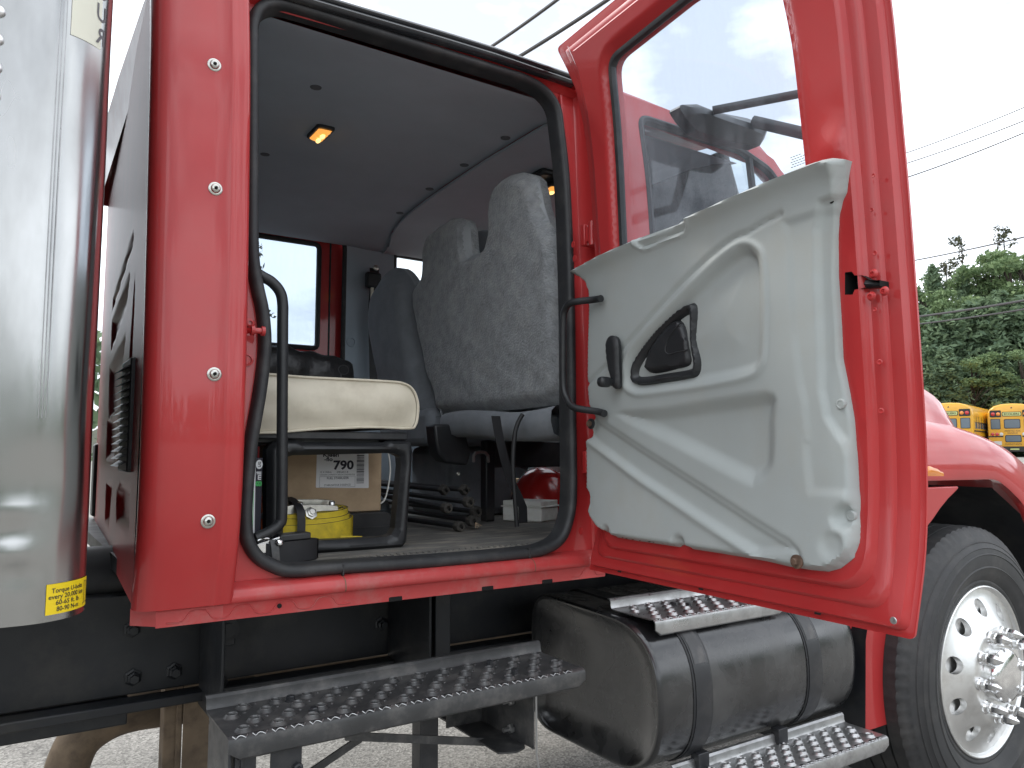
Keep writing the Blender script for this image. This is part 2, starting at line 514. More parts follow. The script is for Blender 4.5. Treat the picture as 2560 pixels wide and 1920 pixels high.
class MB:
    def __init__(s):
        s.v, s.f, s.m = [], [], []
    def add(s, V, F, mi=0):
        o = len(s.v)
        s.v += [tuple(float(c) for c in p) for p in V]
        for f in F:
            s.f.append(tuple(i + o for i in f))
            s.m.append(mi)
        return s
    def box(s, x0, x1, y0, y1, z0, z1, mi=0):
        V = [(x, y, z) for z in (z0, z1) for y in (y0, y1) for x in (x0, x1)]
        return s.add(V, [(0, 2, 3, 1), (4, 5, 7, 6), (0, 1, 5, 4), (2, 6, 7, 3), (0, 4, 6, 2), (1, 3, 7, 5)], mi)
    def obox(s, c, ax, ay, az_, mi=0):
        c, ax, ay, az_ = (np.array(q, float) for q in (c, ax, ay, az_))
        V = [c + i * ax + j * ay + k * az_ for k in (-1, 1) for j in (-1, 1) for i in (-1, 1)]
        return s.add(V, [(0, 2, 3, 1), (4, 5, 7, 6), (0, 1, 5, 4), (2, 6, 7, 3), (0, 4, 6, 2), (1, 3, 7, 5)], mi)
    def tube(s, path, r, n=10, mi=0, flat=1., closed=False, caps=True):
        """a round (or, with flat != 1, oval) tube along a path"""
        if closed:
            path = list(path) + [path[0], path[1]]
        P, T, N = frame_path(path)
        if closed:
            P, T, N = P[:-2], T[:-2], N[:-2]
            T[0] = (P[1] - P[-1]).normalized()
        V = []
        for i, p in enumerate(P):
            rr = r[i] if isinstance(r, (list, tuple, np.ndarray)) else r
            B = T[i].cross(N[i])
            for k in range(n):
                a = 2 * math.pi * k / n
                V.append(p + N[i] * (rr * math.cos(a)) + B * (rr * flat * math.sin(a)))
        m = len(P)
        F = []
        for i in range(m if closed else m - 1):
            i2 = (i + 1) % m
            for k in range(n):
                F.append((i * n + k, i2 * n + k, i2 * n + (k + 1) % n, i * n + (k + 1) % n))
        if caps and not closed:
            F.append(tuple(range(n - 1, -1, -1)))
            F.append(tuple((m - 1) * n + k for k in range(n)))
        return s.add(V, F, mi)
    def lathe(s, prof, o, axis, n=24, mi=0, ref=None):
        """prof = (radius, height along axis)"""
        ax = Vector(axis).normalized()
        rf = Vector(ref) if ref else (Vector((0, 0, 1)) if abs(ax.z) < .9 else Vector((1, 0, 0)))
        a = (rf - ax * rf.dot(ax)).normalized()
        b = ax.cross(a)
        o = Vector(o)
        V, F = [], []
        for r_, h in prof:
            for k in range(n):
                t = 2 * math.pi * k / n
                V.append(o + ax * h + (a * math.cos(t) + b * math.sin(t)) * r_)
        for i in range(len(prof) - 1):
            for k in range(n):
                F.append((i * n + k, i * n + (k + 1) % n, (i + 1) * n + (k + 1) % n, (i + 1) * n + k))
        if prof[0][0] > 1e-6:
            F.append(tuple(range(n - 1, -1, -1)))
        if prof[-1][0] > 1e-6:
            F.append(tuple((len(prof) - 1) * n + k for k in range(n)))
        return s.add(V, F, mi)
    def prism(s, poly, fn, c0, c1, mi=0, caps=True):
        n = len(poly)
        V = [fn(p[0], p[1], c0) for p in poly] + [fn(p[0], p[1], c1) for p in poly]
        F = [(i, (i + 1) % n, n + (i + 1) % n, n + i) for i in range(n)]
        if caps:
            F += [tuple(range(n - 1, -1, -1)), tuple(range(n, 2 * n))]
        return s.add(V, F, mi)
    def sweep(s, sect, path_fn, ts, mi=0, closed=False):
        """section points carried along: path_fn(t, a, b) -> xyz"""
        V = [path_fn(t, a, b) for t in ts for a, b in sect]
        n = len(sect)
        F = []
        for i in range(len(ts) - 1):
            for k in range(n if closed else n - 1):
                F.append((i * n + k, (i + 1) * n + k, (i + 1) * n + (k + 1) % n, i * n + (k + 1) % n))
        return s.add(V, F, mi)
    def sheet(s, P, F, fn, mi=0):
        return s.add([fn(p[0], p[1], i) for i, p in enumerate(P)], F, mi)
    def wall(s, A, B, mi=0, closed=True):
        n = len(A)
        return s.add(list(A) + list(B), [(i, (i + 1) % n, n + (i + 1) % n, n + i) for i in range(n if closed else n - 1)], mi)
    def build(s, name, mats, parent=None, smooth=35, bevel=0, seg=2, label=None, cat=None, group=None, kind=None, fix=True):
        me = bpy.data.meshes.new(name)
        V = np.array(s.v, float)
        V[:, 2] += EYE
        lo, hi = V.min(0), V.max(0)
        org = np.array([(lo[0] + hi[0]) / 2, (lo[1] + hi[1]) / 2, lo[2]])
        me.from_pydata([tuple(p) for p in V - org], [], s.f)
        if isinstance(mats, str):
            mats = [mats]
        for m in mats:
            me.materials.append(MATS[m])
        if len(mats) > 1:
            me.polygons.foreach_set('material_index', s.m)
        if fix:
            b = bmesh.new()
            b.from_mesh(me)
            bmesh.ops.recalc_face_normals(b, faces=b.faces)
            b.to_mesh(me)
            b.free()
        me.update()
        if smooth:
            me.polygons.foreach_set('use_smooth', [True] * len(me.polygons))
            me.set_sharp_from_angle(angle=R(smooth))
        o = bpy.data.objects.new(name, me)
        COL.objects.link(o)
        o.location = org
        if parent is not None:
            attach(o, parent)
        if bevel:
            md = o.modifiers.new('bevel', 'BEVEL')
            md.width = bevel
            md.segments = seg
            md.limit_method = 'ANGLE'
            md.angle_limit = R(40)
        tag(o, label, cat, group, kind)
        return o

WORLD_LOC = {}
def world_loc(o):
    l = Vector(o.location)
    while o.parent is not None:
        o = o.parent
        l = l + Vector(o.location)
    return l
def attach(o, parent):
    """parts are never rotated against their thing: only the origin moves"""
    wl = Vector(o.location)
    pl = world_loc(parent)
    o.parent = parent
    o.location = wl - pl

def tag(o, label=None, cat=None, group=None, kind=None):
    if label: o['label'] = label
    if cat: o['category'] = cat
    if group: o['group'] = group
    if kind: o['kind'] = kind
    return o

def thing(name, loc, label, cat, group=None):
    o = bpy.data.objects.new(name, None)
    COL.objects.link(o)
    o.empty_display_size = .2
    o.location = (loc[0], loc[1], loc[2] + EYE)
    return tag(o, label, cat, group)

def copy_tree(o, parent=None):
    c_ = o.copy()
    COL.objects.link(c_)
    if parent is not None:
        c_.parent = parent
    for ch in list(o.children):
        copy_tree(ch, c_)
    return c_

def text_mesh(body, size, bold=0.):
    """flat glyph mesh: (points, faces) with the text starting at 0,0"""
    cu = bpy.data.curves.new('txt', 'FONT')
    cu.body = body
    cu.size = size
    cu.offset = bold * size
    cu.resolution_u = 3
    ob = bpy.data.objects.new('txt', cu)
    COL.objects.link(ob)
    dg = bpy.context.evaluated_depsgraph_get()
    me = bpy.data.meshes.new_from_object(ob.evaluated_get(dg))
    V = np.array([v.co[:2] for v in me.vertices])
    F = [tuple(p.vertices) for p in me.polygons]
    bpy.data.objects.remove(ob)
    bpy.data.curves.remove(cu)
    bpy.data.meshes.remove(me)
    return V, F

def put_text(mb, body, size, fn, x=0, y=0, width=None, center=False, mi=0, bold=0., mirror=False):
    V, F = text_mesh(body, size, bold)
    lo, hi = V.min(0), V.max(0)
    if width:
        V[:, 0] = (V[:, 0] - lo[0]) * width / (hi[0] - lo[0])
        lo[0], hi[0] = 0, width
    if mirror:
        V[:, 0] = lo[0] + hi[0] - V[:, 0]
    off = x - ((lo[0] + hi[0]) / 2 if center else lo[0])
    mb.add([fn(v[0] + off, v[1] + y) for v in V], F, mi)

# ------------------------------------------------------------------ the setting
def ground_h(x, y):
    t = x * .913 + y * .408
    return GZ + .95 * float(sstep(t, 16, 40))
mb = MB()
rings = [0, .5, 1, 1.5, 2, 3, 4, 5, 6, 8, 10, 13, 16, 19, 22, 26, 30, 34, 38, 42, 48, 56, 70, 100, 160, 260, 420]
NS = 72
V = []
for r_ in rings:
    for k in range(NS):
        a = 2 * math.pi * k / NS
        x, y = 1.5 + r_ * math.cos(a), 2.5 + r_ * math.sin(a)
        V.append((x, y, ground_h(x, y)))
F = [(i * NS + k, (i + 1) * NS + k, (i + 1) * NS + (k + 1) % NS, i * NS + (k + 1) % NS) for i in range(len(rings) - 1) for k in range(NS)]
mb.add(V, F)
mb.build('ground', 'asphalt', kind='structure', smooth=60)

# wooded hillside beyond the bus park
def hill_h(t, s):
    base = GZ + .95
    return base + 15.5 * float(sstep(t, 58, 104)) + 1.2 * math.sin(s * .11 + 1) * float(sstep(t, 60, 80)) - .25 * (1 - float(sstep(t, 54, 60)))
def hill_pt(t, s):
    return (t * .913 - s * .408, t * .408 + s * .913, hill_h(t, s))
mb = MB()
ts = [54, 57, 60, 64, 68, 72, 76, 80, 85, 90, 96, 104, 120, 150]
ss = list(range(-110, 131, 8))
mb.add([hill_pt(t, s) for t in ts for s in ss],
       [(i * len(ss) + j, (i + 1) * len(ss) + j, (i + 1) * len(ss) + j + 1, i * len(ss) + j + 1) for i in range(len(ts) - 1) for j in range(len(ss) - 1)])
mb.build('hill', 'hill_floor', kind='structure', smooth=60)

# ------------------------------------------------------------------ the truck: cab shell
TR = thing('crew_cab_truck', (1.5, 2.6, GZ), 'red crew cab truck with its rear passenger door standing open', 'truck')

BZ, BN = ([-.45, -.311, -.25, -.15, 0, .2, .45, .8, 1.1, 1.3], [.03, 0, -.025, -.05, -.06, -.056, -.045, -.02, .03, .08])
_bz = np.linspace(-.45, 1.3, 176)
_bn = np.convolve(np.pad(np.interp(_bz, BZ, BN), 8, mode='edge'), np.ones(17) / 17, 'valid')
def bow(z):
    return np.interp(z, _bz, _bn)
def YS(z):
    return 1.62 + bow(z)
def yseal(z):
    return 1.66 + .055 * (z + .17)
def rail_z(x):
    return float(np.interp(x, [.2, .5, .676, .9, 1.067, 1.312, 1.6, 2.2], [1.062, 1.072, 1.078, 1.087, 1.0915, 1.0895, 1.08, 1.05]))

# rear corner pillar: rolled section carried up the cab side
sect = [(.229, .10), (.2245, .065), (.2225, .046), (.2245, .030), (.231, .016), (.242, .0065), (.256, .0018), (.272, 0),
        (.300, 0), (.330, 0), (.3585, 0), (.3615, -.0022), (.3655, -.003), (.372, -.0012), (.3775, .0005), (.384, 0), (.392, .0006), (.398, .0035), (.402, .009), (.4035, .02), (.404, .06), (.404, .096)]
mb = MB()
zs = list(np.linspace(-.302, 1.14, 49))
mb.sweep(sect, lambda z, x, dy: (x - .012 * (z + .3) / 1.4 * (1 if x < .27 else max(0, (.36 - x) / .09)), YS(z) + dy, z), zs)
cab_pillar = mb.build('rear_pillar', 'red_paint', TR, smooth=40)
# torx bolts with washers on the pillar
for x, z in [(0.3268, 0.7891), (0.333, 0.5238), (0.339, 0.1494), (0.3386, -0.1342)]:
    y = float(YS(z))
    mb = MB()
    mb.lathe([(.0135, 0), (.0135, .002), (.011, .0032), (.0105, .0032)], (x, y, z), (0, -1, 0), 20)
    mb.lathe([(.0098, .003), (.0095, .0055), (.0075, .0078), (.0042, .0085), (.0040, .0060), (0, .006)], (x, y, z), (0, -1, 0), 14)
    b = mb.build('bolt', 'zinc', cab_pillar, smooth=50)
    mb = MB()
    mb.lathe([(.0038, .0064), (0, .0066)], (x, y, z), (0, -1, 0), 6)
    mb.build('socket', 'dark_hole', b)

# door frame (jamb) on the seal plane, with the opening
SEAL = [(0.4325, 0.9215), (0.4337, 0.9649), (0.4476, 1.0049), (0.4839, 1.0303), (0.5502, 1.0366), (0.7556, 1.0385), (1.0898, 1.0413), (1.1835, 1.0406), (1.2454, 1.0238), (1.2836, 0.9863), (1.2948, 0.9183), (1.3078, 0.7402), (1.3058, 0.4119), (1.2941, 0.0965), (1.2869, -0.0989), (1.2736, -0.1751), (1.2429, -0.229), (1.1897, -0.2514), (1.1201, -0.2577), (0.877, -0.2583), (0.6341, -0.2528), (0.5314, -0.2513), (0.492, -0.239), (0.4593, -0.2167), (0.44, -0.1843), (0.4346, -0.1512), (0.4346, -0.1017), (0.4421, 0.007), (0.4513, 0.0666), (0.4606, 0.1272), (0.4683, 0.1975), (0.4694, 0.2506), (0.4635, 0.307), (0.4544, 0.3471), (0.447, 0.3822), (0.4412, 0.4264), (0.4385, 0.4987), (0.4351, 0.7398)]
SEAL = [(x, z - (.0 if z < .5 else .0)) for x, z in SEAL]
hole = spline(SEAL, 4, True)
P, F, bl = cdt([(.404, -.275), (1.362, -.275), (1.362, 1.10), (.404, 1.10)], [hole], .03)
mb = MB()
mb.sheet(P, F, lambda x, z, i: (x, yseal(z) + .002, z))
edge = [P[i] for i in bl[1]]
mb.wall([(x, yseal(z) + .002, z) for x, z in edge], [(x, yseal(z) + .022, z) for x, z in edge])
frame = mb.build('door_frame', 'red_paint', TR, smooth=30)
# raised beads pressed into the jamb
mb = MB()
for a in [[(1.3047, 1.0327), (1.3084, 0.9687), (1.312, 0.9082), (1.3182, 0.9028)]]:
    mb.tube([(x + .006, yseal(z) - .002, z) for x, z in a], .006, 8)
mb.build('pressed_bead', 'red_paint', frame)
# weather seal round the opening: bulb section
mb = MB()
path = [(x, yseal(z) - .009, z) for x, z in spline(SEAL, 5, True)]
P_, T_, N_ = frame_path(path + path[:2])
V, F = [], []
m = len(path)
SEC = [(-.017, .012), (-.016, -.004), (-.011, -.0125), (-.002, -.015), (.006, -.012), (.0095, -.003), (.0105, .010), (.0115, .020), (.0125, .034), (.010, .036), (.004, .026), (-.008, .014)]
cx, cz = np.mean([p[0] for p in path]), np.mean([p[2] for p in path])
for i in range(m):
    a, b = path[i - 1], path[(i + 1) % m]
    tx, tz = b[0] - a[0], b[2] - a[2]
    l = math.hypot(tx, tz)
    nx, nz = -tz / l, tx / l
    if nx * (cx - path[i][0]) + nz * (cz - path[i][2]) < 0:
        nx, nz = -nx, -nz
    for q, d in SEC:
        V.append((path[i][0] + nx * q, path[i][1] + d, path[i][2] + nz * q))
SEC = [(q * .86, d) for q, d in SEC]
ns = len(SEC)
F = [(i * ns + k, ((i + 1) % m) * ns + k, ((i + 1) % m) * ns + (k + 1) % ns, i * ns + (k + 1) % ns) for i in range(m) for k in range(ns)]
mb.add(V, F)
seal = mb.build('door_seal', 'rubber', frame, smooth=50)
# overlapping joint of the seal on the sill
for x in (.638, 1.135):
    mb = MB()
    mb.obox((x, 1.6415, -.2585), (.002, 0, 0), (0, .010, 0), (0, 0, .0125))
    mb.build('seal_joint', 'rubber', frame, bevel=.001)
# striker, bolt and plug on the jamb
(sx, sz) = (0.4328, 0.2744)
mb = MB()
mb.lathe([(.013, 0), (.013, .003), (.0085, .004), (.0085, .012), (.005, .013), (.005, .009), (0, .009)], (sx, yseal(sz), sz), (0, -1, 0), 14)
mb.build('bolt', 'red_paint', frame)
mb = MB()
(sx, sz) = (0.418, 0.2539)
mb.tube([(sx, 1.655, sz), (sx + .012, 1.640, sz), (sx + .036, 1.640, sz)], .0065, 10)
mb.lathe([(.0105, -.003), (.0105, .004)], (sx + .033, 1.640, sz), (1, 0, 0), 12)
mb.lathe([(.011, -.004), (.011, .003)], (sx + .012, 1.640, sz), (1, 0, 0), 12)
mb.build('door_striker', 'red_paint', frame, label='red door striker pin on the rear jamb')
(sx, sz) = (0.43, 0.1955)
mb = MB()
mb.lathe([(.014, 0), (.014, .003), (.0095, .004), (.0085, .001), (0, .001)], (sx, yseal(sz), sz), (0, -1, 0), 18)
mb.build('plug', 'red_paint', frame)

# sill below the opening, with the weld flange
SS = [(yseal(-.27) + .002, -.266), (1.644, -.2705), (1.632, -.2738), (1.6235, -.278), (1.6185, -.284), (1.6165, -.292), (1.6165, -.299), (1.620, -.3035), (1.627, -.305), (1.6285, -.307), (1.6285, -.337), (1.6305, -.337), (1.6305, -.30)]
mb = MB()
xs_ = [.385, .44, .5, .62, .74, .86, .98, 1.1, 1.2, 1.3, 1.38]
mb.sweep(SS, lambda x, y, z: (x, y, z), xs_)
sill = mb.build('sill', 'red_dusty', TR, smooth=40)
mb = MB()
mb.sweep([(YS(-.302), -.302), (1.624, -.305), (1.6285, -.307), (1.6285, -.337), (1.6305, -.337), (1.6305, -.30)], lambda x, y, z: (x, y, z), [.262, .30, .385])
mb.sweep([(.000, -.302), (.0, -.305), (.0, -.334)], lambda t, a, z: (.2225 + t * .04, 1.668 - t * .0395, z), [0, .35, .7, 1])
# joggled edges of the overlapping weld flanges
def flange_line(x0, x1):
    pts = []
    x = x0
    k = 0
    while x < x1:
        zt = -.3125 if k % 2 else -.3295
        pts += [(x + .006, 1.6278, zt), (x + .034, 1.6278, zt)]
        x += .043
        k += 1
    return pts
mb.build('weld_flange', 'red_dusty', sill, smooth=40)
for a, b in ((.275, .63), (1.26, 1.38)):
    mb = MB()
    mb.tube(spline(flange_line(a, b), 3), .0011, 6)
    mb.build('flange_edge', 'red_dusty', sill, smooth=40)
for x in (.745, .99, 1.17):                     # drain notches
    mb = MB()
    mb.box(x, x + .033, 1.6265, 1.632, -.3385, -.328)
    mb.build('drain_notch', 'dark_hole', sill, bevel=.002)
for x in (.637, 1.14):                          # seams of the sill plates
    mb = MB()
    mb.sweep([(yy - .0008, zz) for yy, zz in SS[1:8]], lambda t, y, z: (x + t * .0022, y, z), [0, 1])
    mb.build('seam', 'rust_tan', sill, smooth=0)
mb = MB()
mb.lathe([(.005, 0), (.005, .0006), (0, .0006)], (.498, 1.628, -.320), (0, -1, 0), 12)
mb.build('hole', 'dark_hole', sill)

# header, drip rail and roof
mb = MB()
for (x0, x1) in ((.21, 1.335),):
    XS = list(np.linspace(x0, x1, 30))
    mb.sweep([(1.706, -.034), (1.694, -.033), (1.687, -.029), (1.684, -.0235), (1.6865, -.0185), (1.692, -.0165), (1.692, -.0145), (1.687, -.0125), (1.6845, -.008), (1.686, -.003), (1.690, 0.0), (1.698, .001), (1.72, .0)],
             lambda x, y, dz: (x, y, rail_z(x) + dz), XS)
mb.build('drip_rail', 'rail_black', TR, smooth=40)
mb = MB()
XS = list(np.linspace(.25, 2.12, 26))
mb.sweep([(yseal(1.05), -.05), (1.712, -.034), (1.708, -.034), (1.712, .004), (1.74, .02), (1.82, .05), (2.1, .085), (2.6, .10), (3.1, .085), (3.4, .05), (3.46, .02), (3.49, -.02), (3.50, -.06)],
         lambda x, y, dz: (x, y, rail_z(x) + dz), XS)
# rounded roof edge over the front door, where there is no rail
mb.sweep([(1.690, -.050), (1.676, -.040), (1.672, -.022), (1.680, -.002), (1.700, .012), (1.74, .022)], lambda x, y, dz: (x, y, rail_z(x) + dz), list(np.linspace(1.335, 2.13, 16)))
# the roof rolls down into the back wall
mb.sweep([(1.712, .004), (1.74, .02), (1.82, .05), (2.1, .085), (2.6, .10), (3.1, .085), (3.4, .05), (3.49, -.02)],
         lambda t, y, dz: (.25 + .02 * (y - 1.6) * t - (.0 if t == 0 else .0), y, rail_z(.25) + dz * (1 - t) - .05 * t), [0, .5, 1])
mb.build('roof', 'red_paint', TR, smooth=50)

# back wall of the cab with its pressed panels
def xrear(y):
    return .2285 + .05 * (y - 1.70)
REC = [[[(2.0389, 0.5374), (2.068, 0.5116), (2.8194, 0.4662), (2.8203, 0.4988)], [(2.1058, 0.4482), (2.1848, 0.3813), (2.8056, 0.3286), (2.8277, 0.4243)], [(2.1766, 0.2926), (2.332, 0.1221), (2.7589, 0.1051), (2.8534, 0.2691)], [(2.3439, 0.102), (2.4173, -0.022), (2.8017, -0.0218), (2.8313, 0.1007)], [(2.4249, -0.0823), (2.5119, -0.2178), (2.7112, -0.2142), (2.7369, -0.1023)], [(2.1549, -0.0818), (2.2636, -0.1137), (2.2127, -0.1771), (1.8341, -0.1672), (1.8372, -0.0798)], [(1.9595, 0.4194), (2.0263, 0.2137), (1.9424, 0.2055), (1.9406, 0.329)]]]
REC = REC[0]
P, F, bl = cdt([(1.69, -.30), (3.48, -.30), (3.48, 1.09), (1.69, 1.09)], [], .0125)
h = np.zeros(len(P))
for k, pg in enumerate(REC):
    d = sdist(P, pg)
    h = np.maximum(h, (.014 if k else .02) * sstep(d, -.002, .016))
mb = MB()
mb.sheet(P, F, lambda y, z, i: (xrear(y) + h[i], y, z))
rw = mb.build('back_wall', 'back_red', TR, smooth=60)
# black louvred vent
mb = MB()
y0, y1, z0, z1 = 1.845, 1.99, -.045, .205
mb.box(xrear(1.9) - .012, xrear(1.9) + .004, y0, y1, z0, z1)
vent = mb.build('vent_frame', 'black_plastic', rw, bevel=.004)
for k in range(14):
    z = z0 + .02 + k * .0162
    mb = MB()
    xx = xrear(1.9) - .012
    mb.add([(xx, y0 + .008, z), (xx, y1 - .008, z), (xx - .017, y1 - .008, z - .008), (xx - .017, y0 + .008, z - .008), (xx, y0 + .008, z + .004), (xx, y1 - .008, z + .004)],
           [(0, 1, 2, 3), (3, 2, 5, 4), (0, 3, 4), (1, 5, 2)])
    mb.build('slat', 'black_plastic', vent, smooth=0)

# ------------------------------------------------------------------ front half of the cab, seen through the open door's window
WIN = round_poly([(1.548, .46), (1.548, .999), (2.00, .999), (2.14, .955), (2.27, .80), (2.33, .60), (2.33, .46)], [.03, .04, .1, .1, .2, .1, .03])
FD = [(1.385, -.30), (1.385, 1.062), (2.02, 1.05), (2.17, 1.0), (2.32, .82), (2.40, .55), (2.42, -.30)]
P, F, bl = cdt(FD, [WIN], .05)
mb = MB()
mb.sheet(P, F, lambda x, z, i: (x, float(YS(z)) + .012 * float(sstep(z, .4, .5)), z))
e = [P[i] for i in bl[1]]
mb.wall([(x, float(YS(z)) + .012, z) for x, z in e], [(x, float(YS(z)) + .05, z) for x, z in e])
e = [P[i] for i in bl[0]]
mb.wall([(x, float(YS(z)) + .012 * float(sstep(z, .4, .5)), z) for x, z in e], [(x, float(YS(z)) + .06, z) for x, z in e])
fdoor = mb.build('front_door', 'red_paint', TR, smooth=40, label='closed front passenger door behind the open rear door')
mb = MB()
mb.tube([(x, float(YS(z)) + .020, z) for x, z in resample(WIN, .04)], .014, 8, closed=True)
mb.tube([(2.045, float(YS(.46)) + .02, .46), (2.045, float(YS(.99)) + .02, .992)], .012, 8)
mb.build('window_seal', 'rubber', fdoor)
mb = MB()
P2, F2, b2 = cdt(WIN, [], .06)
mb.sheet(P2, F2, lambda x, z, i: (x, float(YS(z)) + .03, z))
mb.build('window_glass', 'glass_cab', fdoor)
# pillar between the two doors, on which the open door hangs
mb = MB()
mb.sweep([(1.358, .004), (1.366, -.004), (1.372, -.03), (1.374, -.06)], lambda z, x, dy: (x, max(yseal(z) + dy, float(YS(z)) + .01), z), list(np.linspace(-.30, 1.08, 40)))
hp = mb.build('hinge_pillar', 'red_paint', TR, smooth=40)
for z in (.60, -.03):
    mb = MB()
    mb.box(1.322, 1.362, 1.634, 1.652, z - .03, z + .03)
    mb.tube([(1.335, 1.615, z - .035), (1.335, 1.615, z + .035)], .011, 12)
    mb.box(1.328, 1.342, 1.590, 1.636, z - .022, z + .022)
    mb.build('hinge', 'red_paint', hp, bevel=.003)
# windscreen, its pillars, cowl
for y in (1.70, 3.48):
    mb = MB()
    mb.tube([(2.05, y, 1.07), (2.25, y - (.02 if y < 2 else -.02), .93), (2.42, y - (.04 if y < 2 else -.04), .68), (2.56, y - (.05 if y < 2 else -.05), .40)], .035, 8)
    mb.build('windscreen_pillar', 'red_paint', TR, label='red sloping windscreen pillar beside the front door' if y < 2 else 'red sloping windscreen pillar on the far side')
mb = MB()
mb.sweep([(1.7, 0), (2.1, .06), (2.6, .09), (3.1, .06), (3.48, 0)], lambda t, y, dx: (2.08 + .48 * t + dx, y, 1.08 - .68 * t - .08 * t * (1 - t)), [0, .25, .5, .75, 1])
mb.build('windscreen', 'glass_cab', TR)
mb = MB()
mb.box(2.3, 2.62, 1.72, 3.48, -.1, .42)
mb.build('dashboard', 'black_plastic', TR, bevel=.06, seg=4)
for y0, y1 in ((1.78, 2.45), (2.85, 3.40)):  # added panels: block the bright sky so the front window stays dark
    mb = MB()
    mb.obox((2.15, (y0 + y1) / 2, .895), (.065, 0, -.17), (0, (y1 - y0) / 2, 0), (.008, 0, .003))
    mb.build('sky_blocker', 'black_fabric', TR, bevel=.006, label='added dark panel blocking the windscreen sky on the passenger side' if y0 < 2 else 'added dark panel blocking the windscreen sky on the driver side')

# side mirror bracket and arms on the front door
mb = MB()
mo = [(1.6189, 1.0204), (1.7014, 1.0437), (1.7715, 1.0418), (1.8286, 1.0448), (1.9276, 1.0561), (2.0248, 1.0563), (2.0118, 1.009), (1.9854, 0.9761), (1.8841, 0.9631), (1.8064, 0.9584), (1.6954, 0.9622), (1.6497, 0.9903)]
P, F, bl = cdt(round_poly(mo, .015, 3), [], .02)
d = np.maximum(sdist(P, mo), 0)
mb.sheet(P, F, lambda x, z, i: (x, 1.56 - .04 * float(sstep(d[i], -.004, .035)), z))
mb.wall([(P[i][0], 1.56 - .04 * float(sstep(0, -.004, .035)), P[i][1]) for i in bl[0]], [(P[i][0], 1.60, P[i][1]) for i in bl[0]])
mb.sheet(P, F, lambda x, z, i: (x, 1.60 + .03 * float(sstep(d[i], -.004, .035)), z))
mirror = mb.build('side_mirror', 'black_plastic', TR, label='black mirror bracket and arms above the front door')
mb = MB()
a0, a1 = [(1.7261, 1.52, 1.0151), (2.188, 1.52, 1.1667)]
mb.tube([a0, (a1[0] - .25, 1.30, a1[2] * 1.30 / 1.52 + .05), (a1[0] - .45, 1.12, .93)], .013, 10)
b0, b1 = [(1.9097, 1.52, 1.0259), (2.1866, 1.52, 1.1401)]
mb.tube([b0, (b1[0] - .20, 1.34, .93), (b1[0] - .42, 1.12, .86)], .019, 10)
mb.build('mirror_arm', 'black_plastic', mirror)

# ------------------------------------------------------------------ hood and fender
CX = [2.45, 2.7, 2.9, 3.035, 3.18, 3.33, 3.52, 3.65, 3.77, 3.87, 3.98, 4.08, 4.16]
CZ = [.135, .133, .127, .116, .092, .066, .023, -.022, -.07, -.12, -.20, -.30, -.42]
def lip(x):
    return float(np.interp(x, [2.45, 2.73, 3.15, 3.20, 3.27, 3.36, 3.42, 3.48, 3.53, 4.2], [-.1025, -.1025, -.106, -.114, -.143, -.19, -.235, -.31, -.42, -.60]))
def hoodz(x):
    return float(np.interp(x, [2.45, 3.2, 3.6, 3.75, 3.81, 3.88, 3.915, 3.95, 4.2], [.42, .41, .375, .326, .296, .227, .118, .0, -.4]))
mb = MB()
V = []
XS = list(np.linspace(2.45, 4.16, 60))
for x in XS:
    cz_ = float(np.interp(x, CX, CZ))
    l = lip(x)
    hz_ = max(hoodz(x), cz_ + .006)
    yo = 1.445 + .10 * float(sstep(x, 3.5, 4.16))
    pts = [(yo + .035, l + .004), (yo + .004, l), (yo, l + .008), (yo + .004, l + .25 * (cz_ - l)), (yo + .016, l + .5 * (cz_ - l)), (yo + .045, l + .76 * (cz_ - l)), (yo + .09, l + .92 * (cz_ - l)), (yo + .16, cz_),
           (yo + .25, cz_ + .012), (1.80, cz_ + .010), (1.86, cz_ + .012 + .12 * (hz_ - cz_)), (1.91, cz_ + .5 * (hz_ - cz_)), (1.97, cz_ + .85 * (hz_ - cz_)), (2.06, hz_), (2.3, hz_ + .03), (2.6, hz_ + .04), (2.9, hz_ + .03), (3.14, hz_), (3.3, cz_ + .05), (3.5, cz_), (3.75, l)]
    V += [(x, p[0], p[1]) for p in pts]
n = 21
mb.add(V, [(i * n + k, (i + 1) * n + k, (i + 1) * n + k + 1, i * n + k + 1) for i in range(len(XS) - 1) for k in range(n - 1)])
hood = mb.build('hood', 'red_paint', TR, smooth=60, label='red hood with rounded front fender')
# turn signal lens
pg = round_poly([(2.6764, -0.0328), (2.7197, -0.0388), (2.7632, -0.052), (2.794, -0.0694), (2.8155, -0.0851), (2.8117, -0.0898), (2.6716, -0.0873)], .006, 4)
P, F, bl = cdt(pg, [], .012)
d = np.maximum(sdist(P, pg), 0)
mb = MB()
mb.sheet(P, F, lambda x, z, i: (x, 1.446 + .30 * max(0, z + .085) - .010 * float(sstep(d[i], 0, .022)), z))
mb.build('turn_signal', 'amber_lens', hood, smooth=60)
# rear lip of the wheel arch
pg = [(2.6529, -0.1254), (2.8915, -0.1257), (2.9005, -0.1308), (2.8902, -0.1384), (2.8205, -0.1706), (2.7655, -0.2024), (2.7147, -0.2369), (2.6396, -0.2805)]
mb = MB()
mb.prism(pg, lambda x, z, y: (x, y, z), 1.448, 1.47)
mb.build('fender_flare', 'red_paint', TR, bevel=.004)
